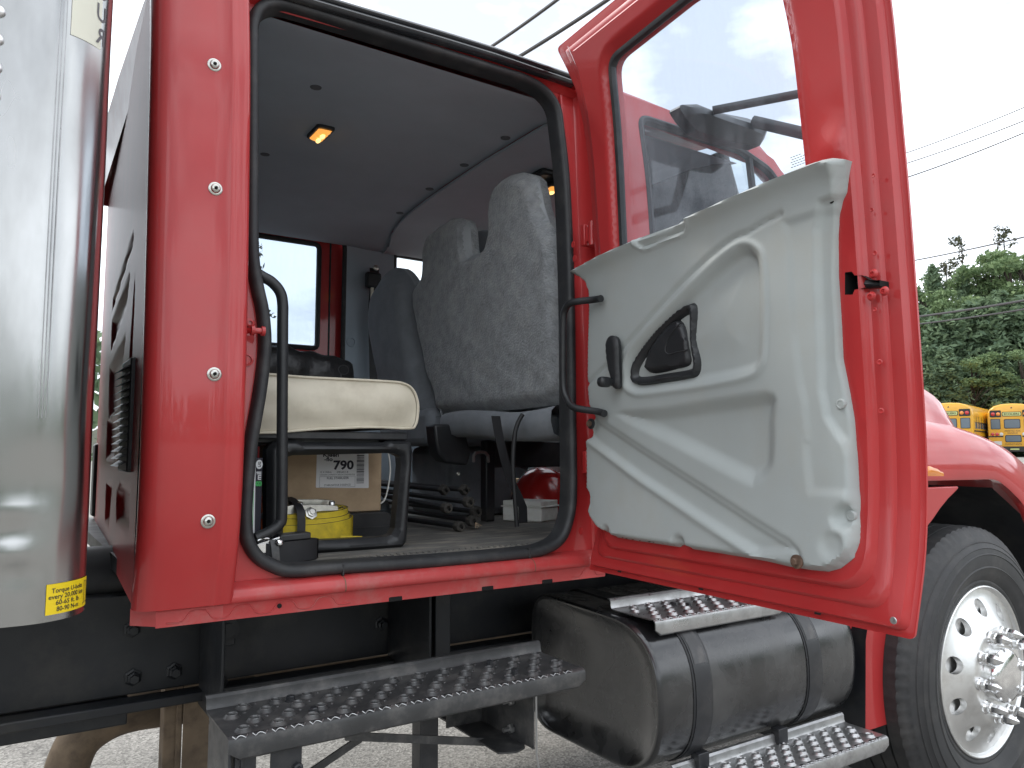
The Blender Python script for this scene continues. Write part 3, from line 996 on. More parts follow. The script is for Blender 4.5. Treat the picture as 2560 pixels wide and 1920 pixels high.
# dark inner arch
mb = MB()
sectn = [(2.30, -1.0), (2.33, -.6), (2.42, -.33), (2.6, -.17), (2.9, -.125), (3.2, -.14), (3.42, -.25), (3.56, -.45), (3.62, -.8)]
mb.sweep(sectn, lambda y, x, z: (x, y, z), [1.475, 1.9, 2.25])
mb.add([(2.3, 2.25, -1.0), (3.62, 2.25, -1.0), (3.62, 2.25, -.08), (2.3, 2.25, -.08)], [(0, 1, 2, 3)])
mb.build('wheel_arch', 'frame_black', TR, smooth=60)
mb = MB()
mb.tube([(2.9, 1.9, -.30), (3.15, 1.9, -.285), (3.7, 1.9, -.29)], .008, 8)
mb.build('brake_line', 'worn_edge', TR)
# red skirt between tank and wheel
mb = MB()
mb.sweep([(2.32, .03), (2.36, .004), (2.42, 0), (2.56, 0), (2.585, .004), (2.60, .014), (2.606, .03), (2.606, .20)], lambda z, x, dy: (x, 1.512 + dy, z), [-.32, -.5, -.7, -.90])
mb.build('splash_skirt', 'red_paint', TR, smooth=40)

# ------------------------------------------------------------------ front wheel
HUB = (2.984, 1.442, -.785)
def wheel():
    hx, hy, hz_ = HUB
    prof_r = [.09, .105, .112, .118, .150, .163, .172, .182, .200, .232, .258, .270, .278, .284]
    prof_o = [.050, .052, .056, .058, .058, .057, .052, .042, .030, .012, .001, -.003, -.004, -.004]
    circ = lambda r_, n, ox=0, oy=0: [(ox + r_ * math.cos(2 * math.pi * k / n), oy + r_ * math.sin(2 * math.pi * k / n)) for k in range(n)]
    holes = [circ(.092, 32)]
    for k in range(10):
        a = 2 * math.pi * (k + .5) / 10 + .08
        holes.append(circ(.0300, 18, .226 * math.cos(a), .226 * math.sin(a)))
    P, F, bl = cdt(circ(.284, 96), holes, .0125)
    o = np.interp(np.linalg.norm(P, axis=1), prof_r, prof_o)
    fn = lambda a, b, off: (hx + a, hy - off, hz_ + b)
    mb = MB()
    mb.sheet(P, F, lambda a, b, i: fn(a, b, o[i]))
    for lp in bl[2:]:
        e = [(P[i], o[i]) for i in lp]
        mb.wall([fn(p[0], p[1], q) for p, q in e], [fn(p[0], p[1], q - .022) for p, q in e])
    mb.lathe([(.284, -.004), (.288, .004), (.2905, .0095), (.2945, .0115), (.2985, .0095), (.3005, .003), (.300, -.008)], (hx, hy, hz_), (0, -1, 0), 96)
    rim = mb.build('front_wheel', 'wheel_alu', TR, smooth=40, label='polished aluminium front wheel with ten lug nuts')
    mb = MB()
    mb.lathe([(.300, -.03), (.300, -.20), (.10, -.20), (.10, -.06)], (hx, hy, hz_), (0, -1, 0), 48)
    mb.build('wheel_barrel', 'dark_hole', rim)
    # tyre
    tr = [(.298, .000), (.304, .006), (.312, .008), (.318, .006), (.330, .016), (.345, .024), (.362, .0295), (.366, .0325), (.370, .0295), (.392, .0315), (.410, .030), (.4125, .0325), (.4155, .0285), (.432, .024), (.4345, .0255), (.437, .0215), (.452, .014), (.4545, .015), (.457, .010), (.470, .003), (.4755, .000), (.481, -.004), (.4925, -.012), (.502, -.020), (.508, -.0285)]
    tread = []
    y = -.0285
    rr = .508
    for k in range(5):
        w_ = .042
        tread += [(rr, y - .001), (rr + .002, y - w_ + .001)]
        if k < 4:
            tread += [(rr - .011, y - w_ - .001), (rr - .011, y - w_ - .0075)]
        y -= w_ + .0085
    prof = tr + tread + [(.50, y), (.47, y - .02), (.40, y - .045), (.32, y - .03), (.30, y)]
    nseg = 240
    V, F = [], []
    for (r_, off) in prof:
        for k in range(nseg):
            a = 2 * math.pi * k / nseg
            q = r_
            if r_ > .4808 and (k % 3 == 0) and off > -.034:
                q = r_ - .005
            V.append((hx + q * math.cos(a), hy - off, hz_ + q * math.sin(a)))
    for i in range(len(prof) - 1):
        for k in range(nseg):
            F.append((i * nseg + k, i * nseg + (k + 1) % nseg, (i + 1) * nseg + (k + 1) % nseg, (i + 1) * nseg + k))
    mb = MB()
    mb.add(V, F)
    mb.build('tyre', 'tyre', rim, smooth=32)
    # hub cap
    mb = MB()
    mb.lathe([(.094, .040), (.094, .074), (.0925, .082), (.086, .091), (.070, .099), (.045, .104), (.02, .106), (0, .1065)], (hx, hy, hz_), (0, -1, 0), 48)
    mb.build('hub_cap', 'chrome', rim, smooth=60)
    # lug nut covers
    for k in range(10):
        a = 2 * math.pi * k / 10 + .08
        c_ = (hx + .1425 * math.cos(a), hy, hz_ + .1425 * math.sin(a))
        mb = MB()
        mb.lathe([(.0235, .055), (.0235, .062), (.021, .066), (.0185, .067), (.0200, .072), (.0200, .080), (.0175, .083)], c_, (0, -1, 0), 24)
        mb.lathe([(.0180, .082), (.0175, .104), (.0125, .116), (.006, .127), (.0035, .130), (0, .1305)], c_, (0, -1, 0), 6)
        mb.build('lug_nut', 'chrome', rim, smooth=30)
    # tyre valve
    return rim
wheel()

# ------------------------------------------------------------------ steps
def make_step(name, x0, x1, yo, yi, z, m, label, pitch, rows, tank=False):
    t = .0035
    mb = MB()
    # front edge folded down, back edge with raised lip; section in (y, z)
    fl = .042
    S_ = [(yo + .004, z - fl), (yo + .0005, z - fl + .004), (yo, z - fl + .01), (yo, z - .010), (yo + .002, z - .004), (yo + .008, z), (yo + .02, z), (yi - .012, z), (yi - .003, z + .002), (yi, z + .008), (yi + .001, z + .022), (yi + .006, z + .0275), (yi + .014, z + .028)]
    XS = [x0] + list(np.linspace(x0 + .02, x1 - .02, 14)) + [x1]
    outer = S_
    inner = [(y + (t if i < 6 else 0), zz - (0 if i < 6 else t)) for i, (y, zz) in enumerate(S_)]
    loop = outer + inner[::-1]
    n = len(loop)
    V = []
    for i, x in enumerate(XS):
        for (y, zz) in loop:
            q = zz
            if i in (0, len(XS) - 1) and zz < z - .03:
                q = z - .026
            V.append((x, y, q))
    F = [(i * n + k, (i + 1) * n + k, (i + 1) * n + (k + 1) % n, i * n + (k + 1) % n) for i in range(len(XS) - 1) for k in range(n)]
    m_ = len(outer)
    for base, rev in ((0, 0), ((len(XS) - 1) * n, 1)):
        for k in range(m_ - 1):
            q = (base + k, base + k + 1, base + n - 2 - k, base + n - 1 - k)
            F.append(q[::-1] if rev else q)
    mb.add(V, F)
    st = mb.build(name, m, TR, smooth=35, label=label)
    # raised, punched grip holes
    mb = MB()
    ring = [(.0175, 0), (.0158, .0012), (.0125, .0052), (.0118, .0060), (.0106, .0062), (.0096, .0050), (.0094, .001)]
    nx = int((x1 - x0 - .06) / pitch)
    k0 = (x1 - x0 - nx * pitch) / 2
    gy = (yi - yo - .055) / (rows - 1)
    cnt = 0
    for j in range(rows):
        for i in range(nx + 1):
            x = x0 + k0 + i * pitch + (.25 * pitch * (1 if j % 2 else -1))
            y = yo + .032 + j * gy
            if not (x0 + .02 < x < x1 - .02):
                continue
            V_ = []
            o = len(mb.v)
            mb.lathe(ring, (x, y, z), (0, 0, 1), 12, 0)
            mb.f.pop(); mb.m.pop()
            mb.f.pop(); mb.m.pop()
            mb.lathe([(.0096, .0012), (0, .0010)], (x, y, z), (0, 0, 1), 12, 1)
            mb.tube([(x + .0112 * math.cos(q), y + .0112 * math.sin(q), z + .0061) for q in np.linspace(0, 2 * math.pi, 12, endpoint=False)], .0008, 4, 2, closed=True)
            # small pimple beside each hole
            mb.lathe([(.0045, 0), (.003, .0018), (0, .0024)], (x + .42 * pitch, y + .3 * gy, z), (0, 0, 1), 8, 0)
    g = mb.build('grip_holes', [m, 'dark_hole', 'step_rim' if m == 'step_black' else 'worn_edge'], st, smooth=40, kind='stuff')
    # scalloped openings along the front edge
    mb = MB()
    k = 0
    x = x0 + .022
    while x < x1 - .015:
        pl = [(x - .0125, .0075), (x - .009, .0030), (x - .004, .0055), (x, .0068), (x + .004, .0055), (x + .009, .0030), (x + .0125, .0075), (x + .010, .0125), (x, .0145), (x - .010, .0125)]
        mb.add([(a, yo + b, z + .0006 - (.004 if b < .005 else .001 if b < .007 else 0)) for a, b in pl], [tuple(range(len(pl)))], 0)
        x += .036
    mb.build('edge_scallops', 'dark_hole', st, smooth=0, kind='stuff')
    mb = MB()
    x = x0 + .022
    while x < x1 - .015:
        mb.tube([(x - .0135, yo + .008, z + .0004), (x - .009, yo + .0022, z - .0030), (x - .004, yo + .0050, z - .0003), (x, yo + .0062, z + .0006), (x + .004, yo + .0050, z - .0003), (x + .009, yo + .0022, z - .0030), (x + .0135, yo + .008, z + .0004)], .0011, 5)
        x += .036
    mb.build('worn_rim', 'worn_edge', st, smooth=0, kind='stuff')
    return st
s1 = make_step('side_step', .369, 1.196, 1.487, 1.672, -.52, 'step_black', 'black punched steel step below the rear door opening', .066, 4)
for x, y in ((.53, 1.64), (.545, 1.54), (1.02, 1.64), (1.03, 1.545)):
    mb = MB()
    mb.lathe([(.0125, 0), (.0125, .002), (.0095, .0025), (.0095, .010), (.0075, .0115), (0, .0118)], (x, y, -.52), (0, 0, 1), 6)
    mb.build('bolt', 'black_steel', s1, smooth=0)
s2 = make_step('tank_step', 1.452, 1.98, 1.512, 1.690, -.442, 'step_alu', 'bare metal punched step on top of the fuel tank', .062, 4)
for x, y in ((1.63, 1.625), (1.655, 1.59)):
    mb = MB()
    mb.lathe([(.0115, 0), (.0115, .002), (.009, .0025), (.009, .010), (.007, .0115), (0, .0118)], (x, y, -.442), (0, 0, 1), 6)
    mb.build('bolt', 'black_steel', s2, smooth=0)
s3 = make_step('lower_step', 1.50, 2.245, 1.360, 1.505, -.845, 'step_alu', 'lower punched metal step below the fuel tank', .062, 4)
# hangers and braces below the steps
mb = MB()
mb.box(.372, .378, 1.497, 1.66, -.95, -.524)
mb.box(.385, .425, 1.505, 1.513, -1.0, -.525)
mb.box(.395, .40, 1.50, 1.60, -.66, -.53)
mb.box(.45, .51, 1.50, 1.506, -.68, -.525)
mb.build('step_hanger', 'black_steel', TR, bevel=.002, label='black steel hanger at the rear end of the side step')
for dx in (0, .012):
    mb = MB()
    mb.lathe([(.010, 0), (.010, .012), (.006, .013), (.006, .022), (0, .022)], (.500, 1.50, -.60 - dx * 4), (0, -1, 0), 6)
    mb.build('bolt', 'black_steel', TR, smooth=0)
mb = MB()      # U-shaped plate under the front end
pl_ = [(0.9853, 1.8417), (1.0423, 1.8317), (1.078, 1.7012), (1.0797, 1.5791), (1.0536, 1.5368), (1.0209, 1.5256), (0.9841, 1.5443)]
mb.prism(pl_, lambda x, y, z: (x, y, z), -.692, -.688)
mb.box(1.062, 1.066, 1.515, 1.75, -.688, -.528)
mb.box(.96, 1.066, 1.745, 1.75, -.688, -.528)
mb.build('step_bracket', 'step_black', TR, smooth=40, label='black bent bracket under the front end of the side step')
mb = MB()
mb.tube([(1.068, 1.512, -.56), (1.069, 1.512, -.70), (1.085, 1.505, -.80), (1.10, 1.50, -.86)], .0025, 8)
mb.build('air_hose', 'worn_edge', TR)
for z in (-.60, -.665):
    mb = MB()
    mb.lathe([(.011, 0), (.011, .009), (.0055, .010), (.0055, .026), (0, .026)], (1.06, 1.60, z), (-1, 0, 0), 6)
    mb.build('bolt', 'worn_edge', TR, smooth=0)
mb = MB()
mb.box(.885, .935, 1.74, 1.79, -1.05, -.53)
mb.build('step_post', 'black_steel', TR, bevel=.004, label='square black post behind the side step')
mb = MB()
for (a, b) in (((0.6356, 1.6, -0.5997), (1.0165, 1.64, -0.7004)), ((0.5763, 1.66, -0.6855), (0.699, 1.66, -0.633))):
    a, b = np.array(a), np.array(b)
    mb = MB()
    mb.obox((a + b) / 2, (b - a) / 2, (0, .0025, 0), (0, 0, .009))
    mb.build('brace', 'step_black', TR, smooth=0)

# ------------------------------------------------------------------ fuel tank
TS = round_poly([(1.466, -.458), (2.035, -.436), (2.035, -.842), (1.466, -.842)], [.19, .09, .10, .19], 12)
def tank_sec(x, k):
    cy, cz_ = 1.75, -.627
    return [(x, cy + (y - cy) * k, cz_ + (z - cz_) * k) for y, z in TS]
mb = MB()
sec = [(1.455, .60), (1.440, .80), (1.425, .93), (1.418, .965), (1.418, .985), (1.424, 1.0), (1.432, 1.003), (1.440, 1.0), (1.60, 1.0), (2.22, 1.0), (2.245, .995), (2.262, .98), (2.285, .93), (2.30, .80), (2.305, .6)]
V = [p for x, k in sec for p in tank_sec(x, k)]
n = len(TS)
F = [(i * n + k, (i + 1) * n + k, (i + 1) * n + (k + 1) % n, i * n + (k + 1) % n) for i in range(len(sec) - 1) for k in range(n)] + [tuple(range(n)), tuple((len(sec) - 1) * n + k for k in range(n))]
mb.add(V, F)
tank = mb.build('fuel_tank', 'tank_black', TR, smooth=50, label='black cylindrical fuel tank between step and front wheel')
for x in (1.545, 2.02):
    mb = MB()
    for w_, k, mi in ((.030, 1.018, 0),):
        A = tank_sec(x, k)
        B = tank_sec(x + .058, k)
        mb.wall(A, B)
        mb.wall(tank_sec(x, 1.001), A)
        mb.wall(B, tank_sec(x + .058, 1.001))
    sp = mb.build('tank_strap', 'black_steel', tank, smooth=40)
    mb = MB()
    mb.wall(tank_sec(x + .0585, 1.010), tank_sec(x + .066, 1.006))
    mb.wall(tank_sec(x - .0065, 1.006), tank_sec(x - .0005, 1.010))
    mb.build('strap_rubber', 'rubber', sp, smooth=40)
    mb = MB()
    i0 = None
    A, B = tank_sec(x + .006, 1.022), tank_sec(x + .050, 1.022)
    sel = [i for i in range(n) if A[i][1] < 1.60 and -.575 < A[i][2] < -.455]
    sel.sort(key=lambda i: A[i][2])
    V = [A[i] for i in sel] + [B[i] for i in sel]
    q = len(sel)
    mb.add(V, [(i, i + 1, q + i + 1, q + i) for i in range(q - 1)])
    mb.build('strap_plate', 'step_black', sp, smooth=60)
for x in (1.60, 1.93):      # posts that carry the steps on the tank
    for q in ((x - .025, x + .025, 1.53, 1.545, -.505, -.446), (x - .02, x + .02, 1.49, 1.52, -.87, -.80)):
        mb = MB()
        mb.box(*q)
        mb.build('step_support', 'black_steel', tank, bevel=.002)

# ------------------------------------------------------------------ chassis below the cab
for y, s in ((2.2, 1), (3.06, -1)):
    mb = MB()
    Cc = [(y + s * .08, -.362), (y, -.362), (y, -.612), (y + s * .08, -.612), (y + s * .08, -.604), (y + s * .008, -.604), (y + s * .008, -.370), (y + s * .08, -.370)]
    mb.prism(Cc, lambda a, b, x: (x, a, b), -5.0, 4.2)
    rl = mb.build('frame_rail', 'frame_black', TR, bevel=.006, label='black chassis rail below the cab' if s > 0 else 'black chassis rail on the far side')
    if s > 0:
        for x, z in [(0.2998, -0.4497), (0.3059, -0.5693), (0.4027, -0.5685), (1.0611, -0.5727), (0.9812, -0.5183), (0.5249, -0.5105)]:
            mb = MB()
            mb.lathe([(.022, 0), (.022, .004), (.016, .006), (.016, .018), (.011, .021), (.011, .03), (0, .03)], (x, 2.2, z), (0, -1, 0), 6)
            mb.build('bolt', 'frame_black', rl, smooth=0)
mb = MB()
mb.box(-5, 4.0, 2.14, 2.20, -.640, -.615)
mb.box(-5, .30, 2.22, 2.30, -.69, -.62)
mb.build('lower_rail', 'frame_black', TR, bevel=.004)
mb = MB()      # cab hanger plates
mb.box(.462, .470, 1.95, 2.19, -.66, -.36)
mb.box(.47, .53, 2.10, 2.19, -.50, -.36)
mb.add([(.47, 2.0, -.66), (.56, 2.19, -.66), (.47, 2.19, -.48)], [(0, 1, 2)])
mb.build('cab_hanger', 'frame_black', TR, bevel=.003, label='dark hanger plate behind the rear end of the side step')
mb = MB()
mb.box(1.00, 1.008, 1.92, 2.19, -.64, -.33)
mb.box(1.05, 1.10, 1.98, 2.19, -.70, -.33)
mb.build('cab_hanger', 'frame_black', TR, bevel=.003, label='dark hanger plates behind the front end of the side step')
mb = MB()
mb.lathe([(.030, 0), (.030, .02), (.018, .022), (.018, .03), (0, .03)], (.505, 2.10, -.455), (0, -1, 0), 16)
mb.build('mount_bush', 'frame_black', TR)
mb = MB()
mb.box(.40, .445, 2.30, 2.36, -1.03, -.62)
mb.box(.445, .525, 2.28, 2.285, -1.03, -.62)
mb.box(.43, .445, 2.29, 2.30, -1.03, -.62)
mb.build('mud_bracket', 'rust_tan', TR, bevel=.003, label='rusty bracket behind the side step')
mb = MB()
mb.box(.56, 1.30, 2.75, 2.80, -.78, -.60)
mb.tube([(.5, 2.62, -.66), (1.9, 2.62, -.68)], .06, 14)
mb.build('gearbox', 'rust_tan', TR)
mb = MB()
ex = [(x, 2.45, z) for x, z in [(0.6763, -0.7391), (0.44, -0.7274), (0.3283, -0.7267), (0.2601, -0.7463), (0.2131, -0.7839), (0.189, -0.8473), (0.1829, -0.9084)]]
mb.tube(spline(ex, 6), .056, 18)
mb.build('exhaust_pipe', 'rust_tan', TR, smooth=60, label='tan exhaust pipe curving down behind the cab')
mb = MB()
mb.tube([(.14, 2.33, -.34), (.30, 2.33, -.34)], .09, 18)
mb.build('air_tank', 'frame_black', TR)
# floor pan closing the cab from below
mb = MB()
mb.box(.25, 2.6, 1.675, 3.5, -.30, -.262)
mb.build('floor_pan', 'frame_black', TR)

# ------------------------------------------------------------------ aluminium cargo body behind the cab
BX, BY, BR = .0344, 1.44, .09
def wrap(s, z, off=0.):
    if s <= 0:
        return (BX + s, BY - BR - off, z)
    a = s / BR
    if a < math.pi / 2:
        return (BX + (BR + off) * math.sin(a), BY - (BR + off) * math.cos(a), z)
    return (BX + BR + off, BY + s - BR * math.pi / 2, z)
mb = MB()
S_ = [-5, -4, -3, -2, -1, -.6] + list(np.arange(-.4, .145, .0075)) + [.155, .25, .5, 1.0, 1.6, 2.35]
Zs = list(np.arange(-.253, .30, .011)) + list(np.arange(.31, 1.2, .03)) + [1.4, 1.8, 2.3]
def dent(s, z):
    h_ = 0.
    for (a, b, ra, rb, d) in ((-.012, -.085, .030, .010, .0014), (-.02, -.118, .035, .014, -.0018), (-.012, -.150, .022, .013, .0019), (-.006, -.180, .028, .016, -.0019), (.012, -.05, .05, .05, -.003), (.035, .3, .03, .2, -.0016), (.09, .6, .02, .15, .0012)):
        h_ += d * math.exp(-((s - a) / ra) ** 2 - ((z - b) / rb) ** 2)
    return h_ + .0007 * math.sin(s * 31 + 2 * math.sin(z * 5)) * math.sin(z * 9 + 1)
V = [wrap(s, z, dent(s, z)) for z in Zs for s in S_]
n = len(S_)
mb.add(V, [(i * n + k, i * n + k + 1, (i + 1) * n + k + 1, (i + 1) * n + k) for i in range(len(Zs) - 1) for k in range(n - 1)])
V = [wrap(s, -.253, 0) for s in S_] + [wrap(s, -.2505, -.012) for s in S_]
mb.add(V, [(k, k + 1, n + k + 1, n + k) for k in range(n - 1)])
cargo = mb.build('cargo_body', 'aluminium', TR, smooth=60, label='polished aluminium corner of the cargo body', fix=False)
for k in range(30):
    z = -.225 + k * .0443
    mb = MB()
    x, y, zz = wrap(-.0690, z, 0)
    mb.lathe([(.0095, 0), (.0090, .0025), (.0065, .0052), (.003, .0064), (0, .0066)], (x, y, zz), (0, -1, 0), 16)
    mb.build('rivet', 'wheel_alu', cargo, smooth=60)
mb = MB()
for s in (.010, .0145, .0195):
    mb.tube([wrap(s, z, .0001) for z in np.linspace(.05, 1.2, 12)], .0006, 5)
mb.build('scored_lines', 'step_alu', cargo)
# service sticker
mb = MB()
ss = list(np.linspace(.0322, .1240, 20))
mb.wall([wrap(s, -.2432, .0012) for s in ss], [wrap(s, -.1982, .0012) for s in ss], closed=False)
stk = mb.build('torque_sticker', 'sticker_yellow', cargo, smooth=60, label='yellow sticker with U-bolt torque values')
mb = MB()
fn = lambda s, z: wrap(s, z, .0017)
put_text(mb, 'Torque U-bolts', .0098, fn, .0395, -.2115, width=.060, bold=.012)
put_text(mb, 'every 20,000 km', .0098, fn, .0355, -.2206, width=.066, bold=.012)
put_text(mb, '60-65 ft. lb.', .0098, fn, .0465, -.2297, width=.046, bold=.012)
put_text(mb, '80-90 N-m', .0098, fn, .0480, -.2392, width=.042, bold=.012)
def bar(s0, s1, z0, z1):
    mb.wall([fn(s, z0) for s in np.linspace(s0, s1, 4)], [fn(s, z1) for s in np.linspace(s0, s1, 4)], closed=False)
bar(.1075, .1087, -.2375, -.2035); bar(.1165, .1177, -.2375, -.2035); bar(.1085, .117, -.2045, -.2035); bar(.1045, .1105, -.2375, -.2365); bar(.114, .1205, -.2375, -.2365); bar(.1045, .1055, -.240, -.2365)
mb.build('lettering', 'ink', stk, smooth=0, fix=False)
# cream sticker with upright letters
mb = MB()
ss = list(np.linspace(.0258, .0790, 12))
mb.wall([wrap(s, .6555, .0011) for s in ss], [wrap(s, 1.02, .0011) for s in ss], closed=False)
stk = mb.build('cream_sticker', 'sticker_cream', cargo, smooth=60, label='cream sticker with dark letters on the cargo body corner')
mb = MB()
fn = lambda s, z: wrap(s, z, .0017)
put_text(mb, 'U', .040, fn, .0672, .7038, width=.0215, bold=.012)
put_text(mb, 'R', .040, fn, .0668, .6648, width=.0210, bold=.012, mirror=True)
put_text(mb, 'U', .040, fn, .0676, .7428, width=.0215, bold=.012)
mb.build('lettering', 'sticker_grey', stk, smooth=0, fix=False)

# ------------------------------------------------------------------ the open rear door
DH = np.array([1.311, 1.6]); DU = np.array([-.0416, -.9991]); DN = np.array([-.9991, .0416])
def DP(u, z, n):
    p = DH + u * DU + (n + float(bow(z))) * DN
    return (p[0], p[1], z)
DCOR = [(-.012, -.311), (.880, -.311), (.882, -.10), (.881, .22), (.880, .80), (.872, 1.08), (.80, 1.165), (-.085, 1.148), (-.055, 1.075), (-.028, 1.0), (-.016, .9)]
DRAD = [.004, .010, .1, .1, .1, .08, .06, .012, .06, .06, .1]
DOUT = round_poly(DCOR, DRAD, 6)
NSEG = []
TRIM = [(-0.0266, 0.491), (0.122, 0.5075), (0.2566, 0.5145), (0.3797, 0.5154), (0.4394, 0.5234), (0.5717, 0.5315), (0.6742, 0.5358), (0.7295, 0.5378), (0.7664, 0.5372), (0.7881, 0.5337), (0.8073, 0.5267), (0.7952, 0.4762), (0.7833, 0.4345), (0.7772, 0.3916), (0.772, 0.3218), (0.7717, 0.2335), (0.7709, 0.17), (0.7806, 0.1097), (0.7877, 0.057), (0.7892, 0.02), (0.7931, -0.0581), (0.7956, -0.1198), (0.7962, -0.1595), (0.7896, -0.1805), (0.7772, -0.1934), (0.7592, -0.2086), (0.7365, -0.217), (0.7, -0.2189), (0.6505, -0.2187), (0.5942, -0.2151), (0.471, -0.2136), (0.2104, -0.2138), (0.1214, -0.2129), (0.0695, -0.1979), (0.0374, -0.1765), (0.0185, -0.1555), (0.0262, -0.1366), (0.0246, -0.1161), (0.0059, -0.0993), (-0.0008, 0.0225), (0.0158, 0.0402), (0.0223, 0.0695), (0.0354, 0.0922), (0.0156, 0.1205), (0.01, 0.1729), (0.0277, 0.4177), (0.0208, 0.4448), (-0.0004, 0.4673), (-0.0231, 0.4783)]
DWIN = round_poly([(.130, .44), (.142, .78), (.158, 1.005), (.43, 1.022), (.676, 1.018), (.693, .80), (.700, .56), (.700, .44)], [.01, .1, .045, .2, .05, .2, .1, .01], 5)
LATCH = [(0.778, 0.3278), (0.7919, 0.3268), (0.7972, 0.3187), (0.8124, 0.3156), (0.8268, 0.3041), (0.8451, 0.3006), (0.8444, 0.2904), (0.8222, 0.2928), (0.7952, 0.2924), (0.7907, 0.2844), (0.775, 0.2871)]
def door_n(P):
    """height of the inner panel inside its pressed rim"""
    P = np.asarray(P)
    d = np.minimum(sdist(P, loops[-1]), .5)
    u, z = P[:, 0], P[:, 1]
    n = np.full(len(P), .050)
    # the field behind the trim lies deeper
    n -= .024 * sstep(sdist(P, TRIM), .012, .03)
    # window frame falls towards the glass
    dw = np.maximum(-sdist(P, DWIN), 0)
    n -= .014 * (1 - sstep(dw, .004, .026)) * (z > .42)
    # pressed land under the window corner
    n += .010 * np.exp(-((u - .775) / .03) ** 2 - ((z - .56) / .04) ** 2)
    return np.where(d < .001, .050, n)
# the rim of the inner panel is pressed in parallel bands: loops parallel to the hem, then the field inside
LD = [0, .006, .010, .0135, .017, .030, .040, .0435, .047, .058, .066, .070, .074, .078]
LN = [.003, .003, .004, .013, .020, .0225, .0235, .0285, .0315, .033, .034, .042, .048, .050]
loops = []
for d_ in LD:
    lp = round_poly(inset(DCOR, d_), [r_ + .8 * d_ for r_ in DRAD], 6)
    full = []
    for i in range(len(lp)):
        p, q_ = np.array(lp[i]), np.array(lp[(i + 1) % len(lp)])
        kk = NSEG[i] if loops else None
        if not loops:
            kk = max(1, int(np.linalg.norm(q_ - p) / .03))
            NSEG.append(kk)
        full += [tuple(p + (q_ - p) * t / kk) for t in range(kk)]
    loops.append(full)
mb = MB()
m_ = len(loops[0])
V = [DP(u, z, n_) for lp, n_ in zip(loops, LN) for u, z in lp]
mb.add(V, [(i * m_ + k, (i + 1) * m_ + k, (i + 1) * m_ + (k + 1) % m_, i * m_ + (k + 1) % m_) for i in range(len(LD) - 1) for k in range(m_)])
P, F, bl = cdt(loops[-1], [DWIN, LATCH], .0105)
hn = door_n(P)
mb.sheet(P, F, lambda u, z, i: DP(u, z, hn[i]))
e = bl[1]
mb.wall([DP(P[i][0], P[i][1], hn[i]) for i in e], [DP(P[i][0], P[i][1], .012) for i in e])
mb.wall([DP(u, z, .003) for u, z in loops[0]], [DP(u, z, -.002) for u, z in loops[0]])
P2, F2, b2 = cdt(DOUT, [DWIN], .04)
mb.sheet(P2, F2, lambda u, z, i: DP(u, z, -.002))
e = b2[1]
mb.wall([DP(P2[i][0], P2[i][1], -.002) for i in e], [DP(P2[i][0], P2[i][1], .012) for i in e])
door = mb.build('rear_door', 'red_paint', TR, smooth=38, label='open red rear door with grey inner panel', fix=False)
mb = MB()
e = bl[2]
mb.wall([DP(P[i][0], P[i][1], hn[i]) for i in e], [DP(P[i][0], P[i][1], .006) for i in e])
q = [DP(P[i][0], P[i][1], .006) for i in e]
mb.add(q, [tuple(range(len(q)))])
mb.build('latch_pocket', 'dark_hole', door)
mb = MB()
lu, lz = .815, .303
mb.tube([DP(lu - .02, lz + .004, .03), DP(lu, lz - .002, .036), DP(lu + .026, lz - .008, .034)], [.008, .009, .005], 8)
mb.build('latch', 'black_steel', door)
for u, z in [(0.8347, 0.3143), (0.8277, 0.2749), (0.8531, 0.2798)]:
    n0 = float(door_n([(u, z)])[0])
    mb = MB()
    o = DP(u, z, n0)
    mb.lathe([(.0085, 0), (.0075, .002), (.0062, .0048), (.0035, .0054), (.0030, .0035), (0, .0035)], o, (DN[0], DN[1], 0), 14)
    mb.build('latch_screw', 'red_paint', door, smooth=50)
# dimples, spot welds and plugs pressed in the red panel
for u, z, r_ in [(0.8476, 0.4881, 0.004), (0.8394, 0.4283, 0.004), (0.8393, 0.3504, 0.005), (0.8319, 0.2505, 0.004), (0.8348, 0.156, 0.006), (0.8327, 0.0701, 0.006), (-0.0552, 0.5733, 0.01), (-0.053, 0.5337, 0.01), (-0.0256, -0.211, 0.011)]:
    n0 = float(door_n([(u, z)])[0])
    mb = MB()
    mb.lathe([(r_ * .95, -.0004), (r_ * .8, .0007), (r_ * .6, .0006), (r_ * .4, .0001), (0, .0001)], DP(u, z, n0), (DN[0], DN[1], 0), 14)
    mb.build('pressed_dimple', 'red_paint', door, smooth=60)
mb = MB()
(u, z) = (0.8686, -0.2775)
mb.lathe([(.0062, 0), (.0055, .0015), (.004, .0016), (0, .0010)], DP(u, z, float(door_n([(u, z)])[0])), (DN[0], DN[1], 0), 16)
mb.build('drain_plug', 'worn_edge', door)
for u, z in [(0.1331, -0.296), (0.4108, -0.2973), (0.7062, -0.2971)]:
    mb = MB()
    n0 = .0236
    mb.add([DP(u - .007, z + .002, n0), DP(u + .007, z + .002, n0), DP(u + .007, z - .002, n0), DP(u - .007, z - .002, n0)], [(0, 1, 2, 3)])
    mb.build('drain_slot', 'dark_hole', door, smooth=0)
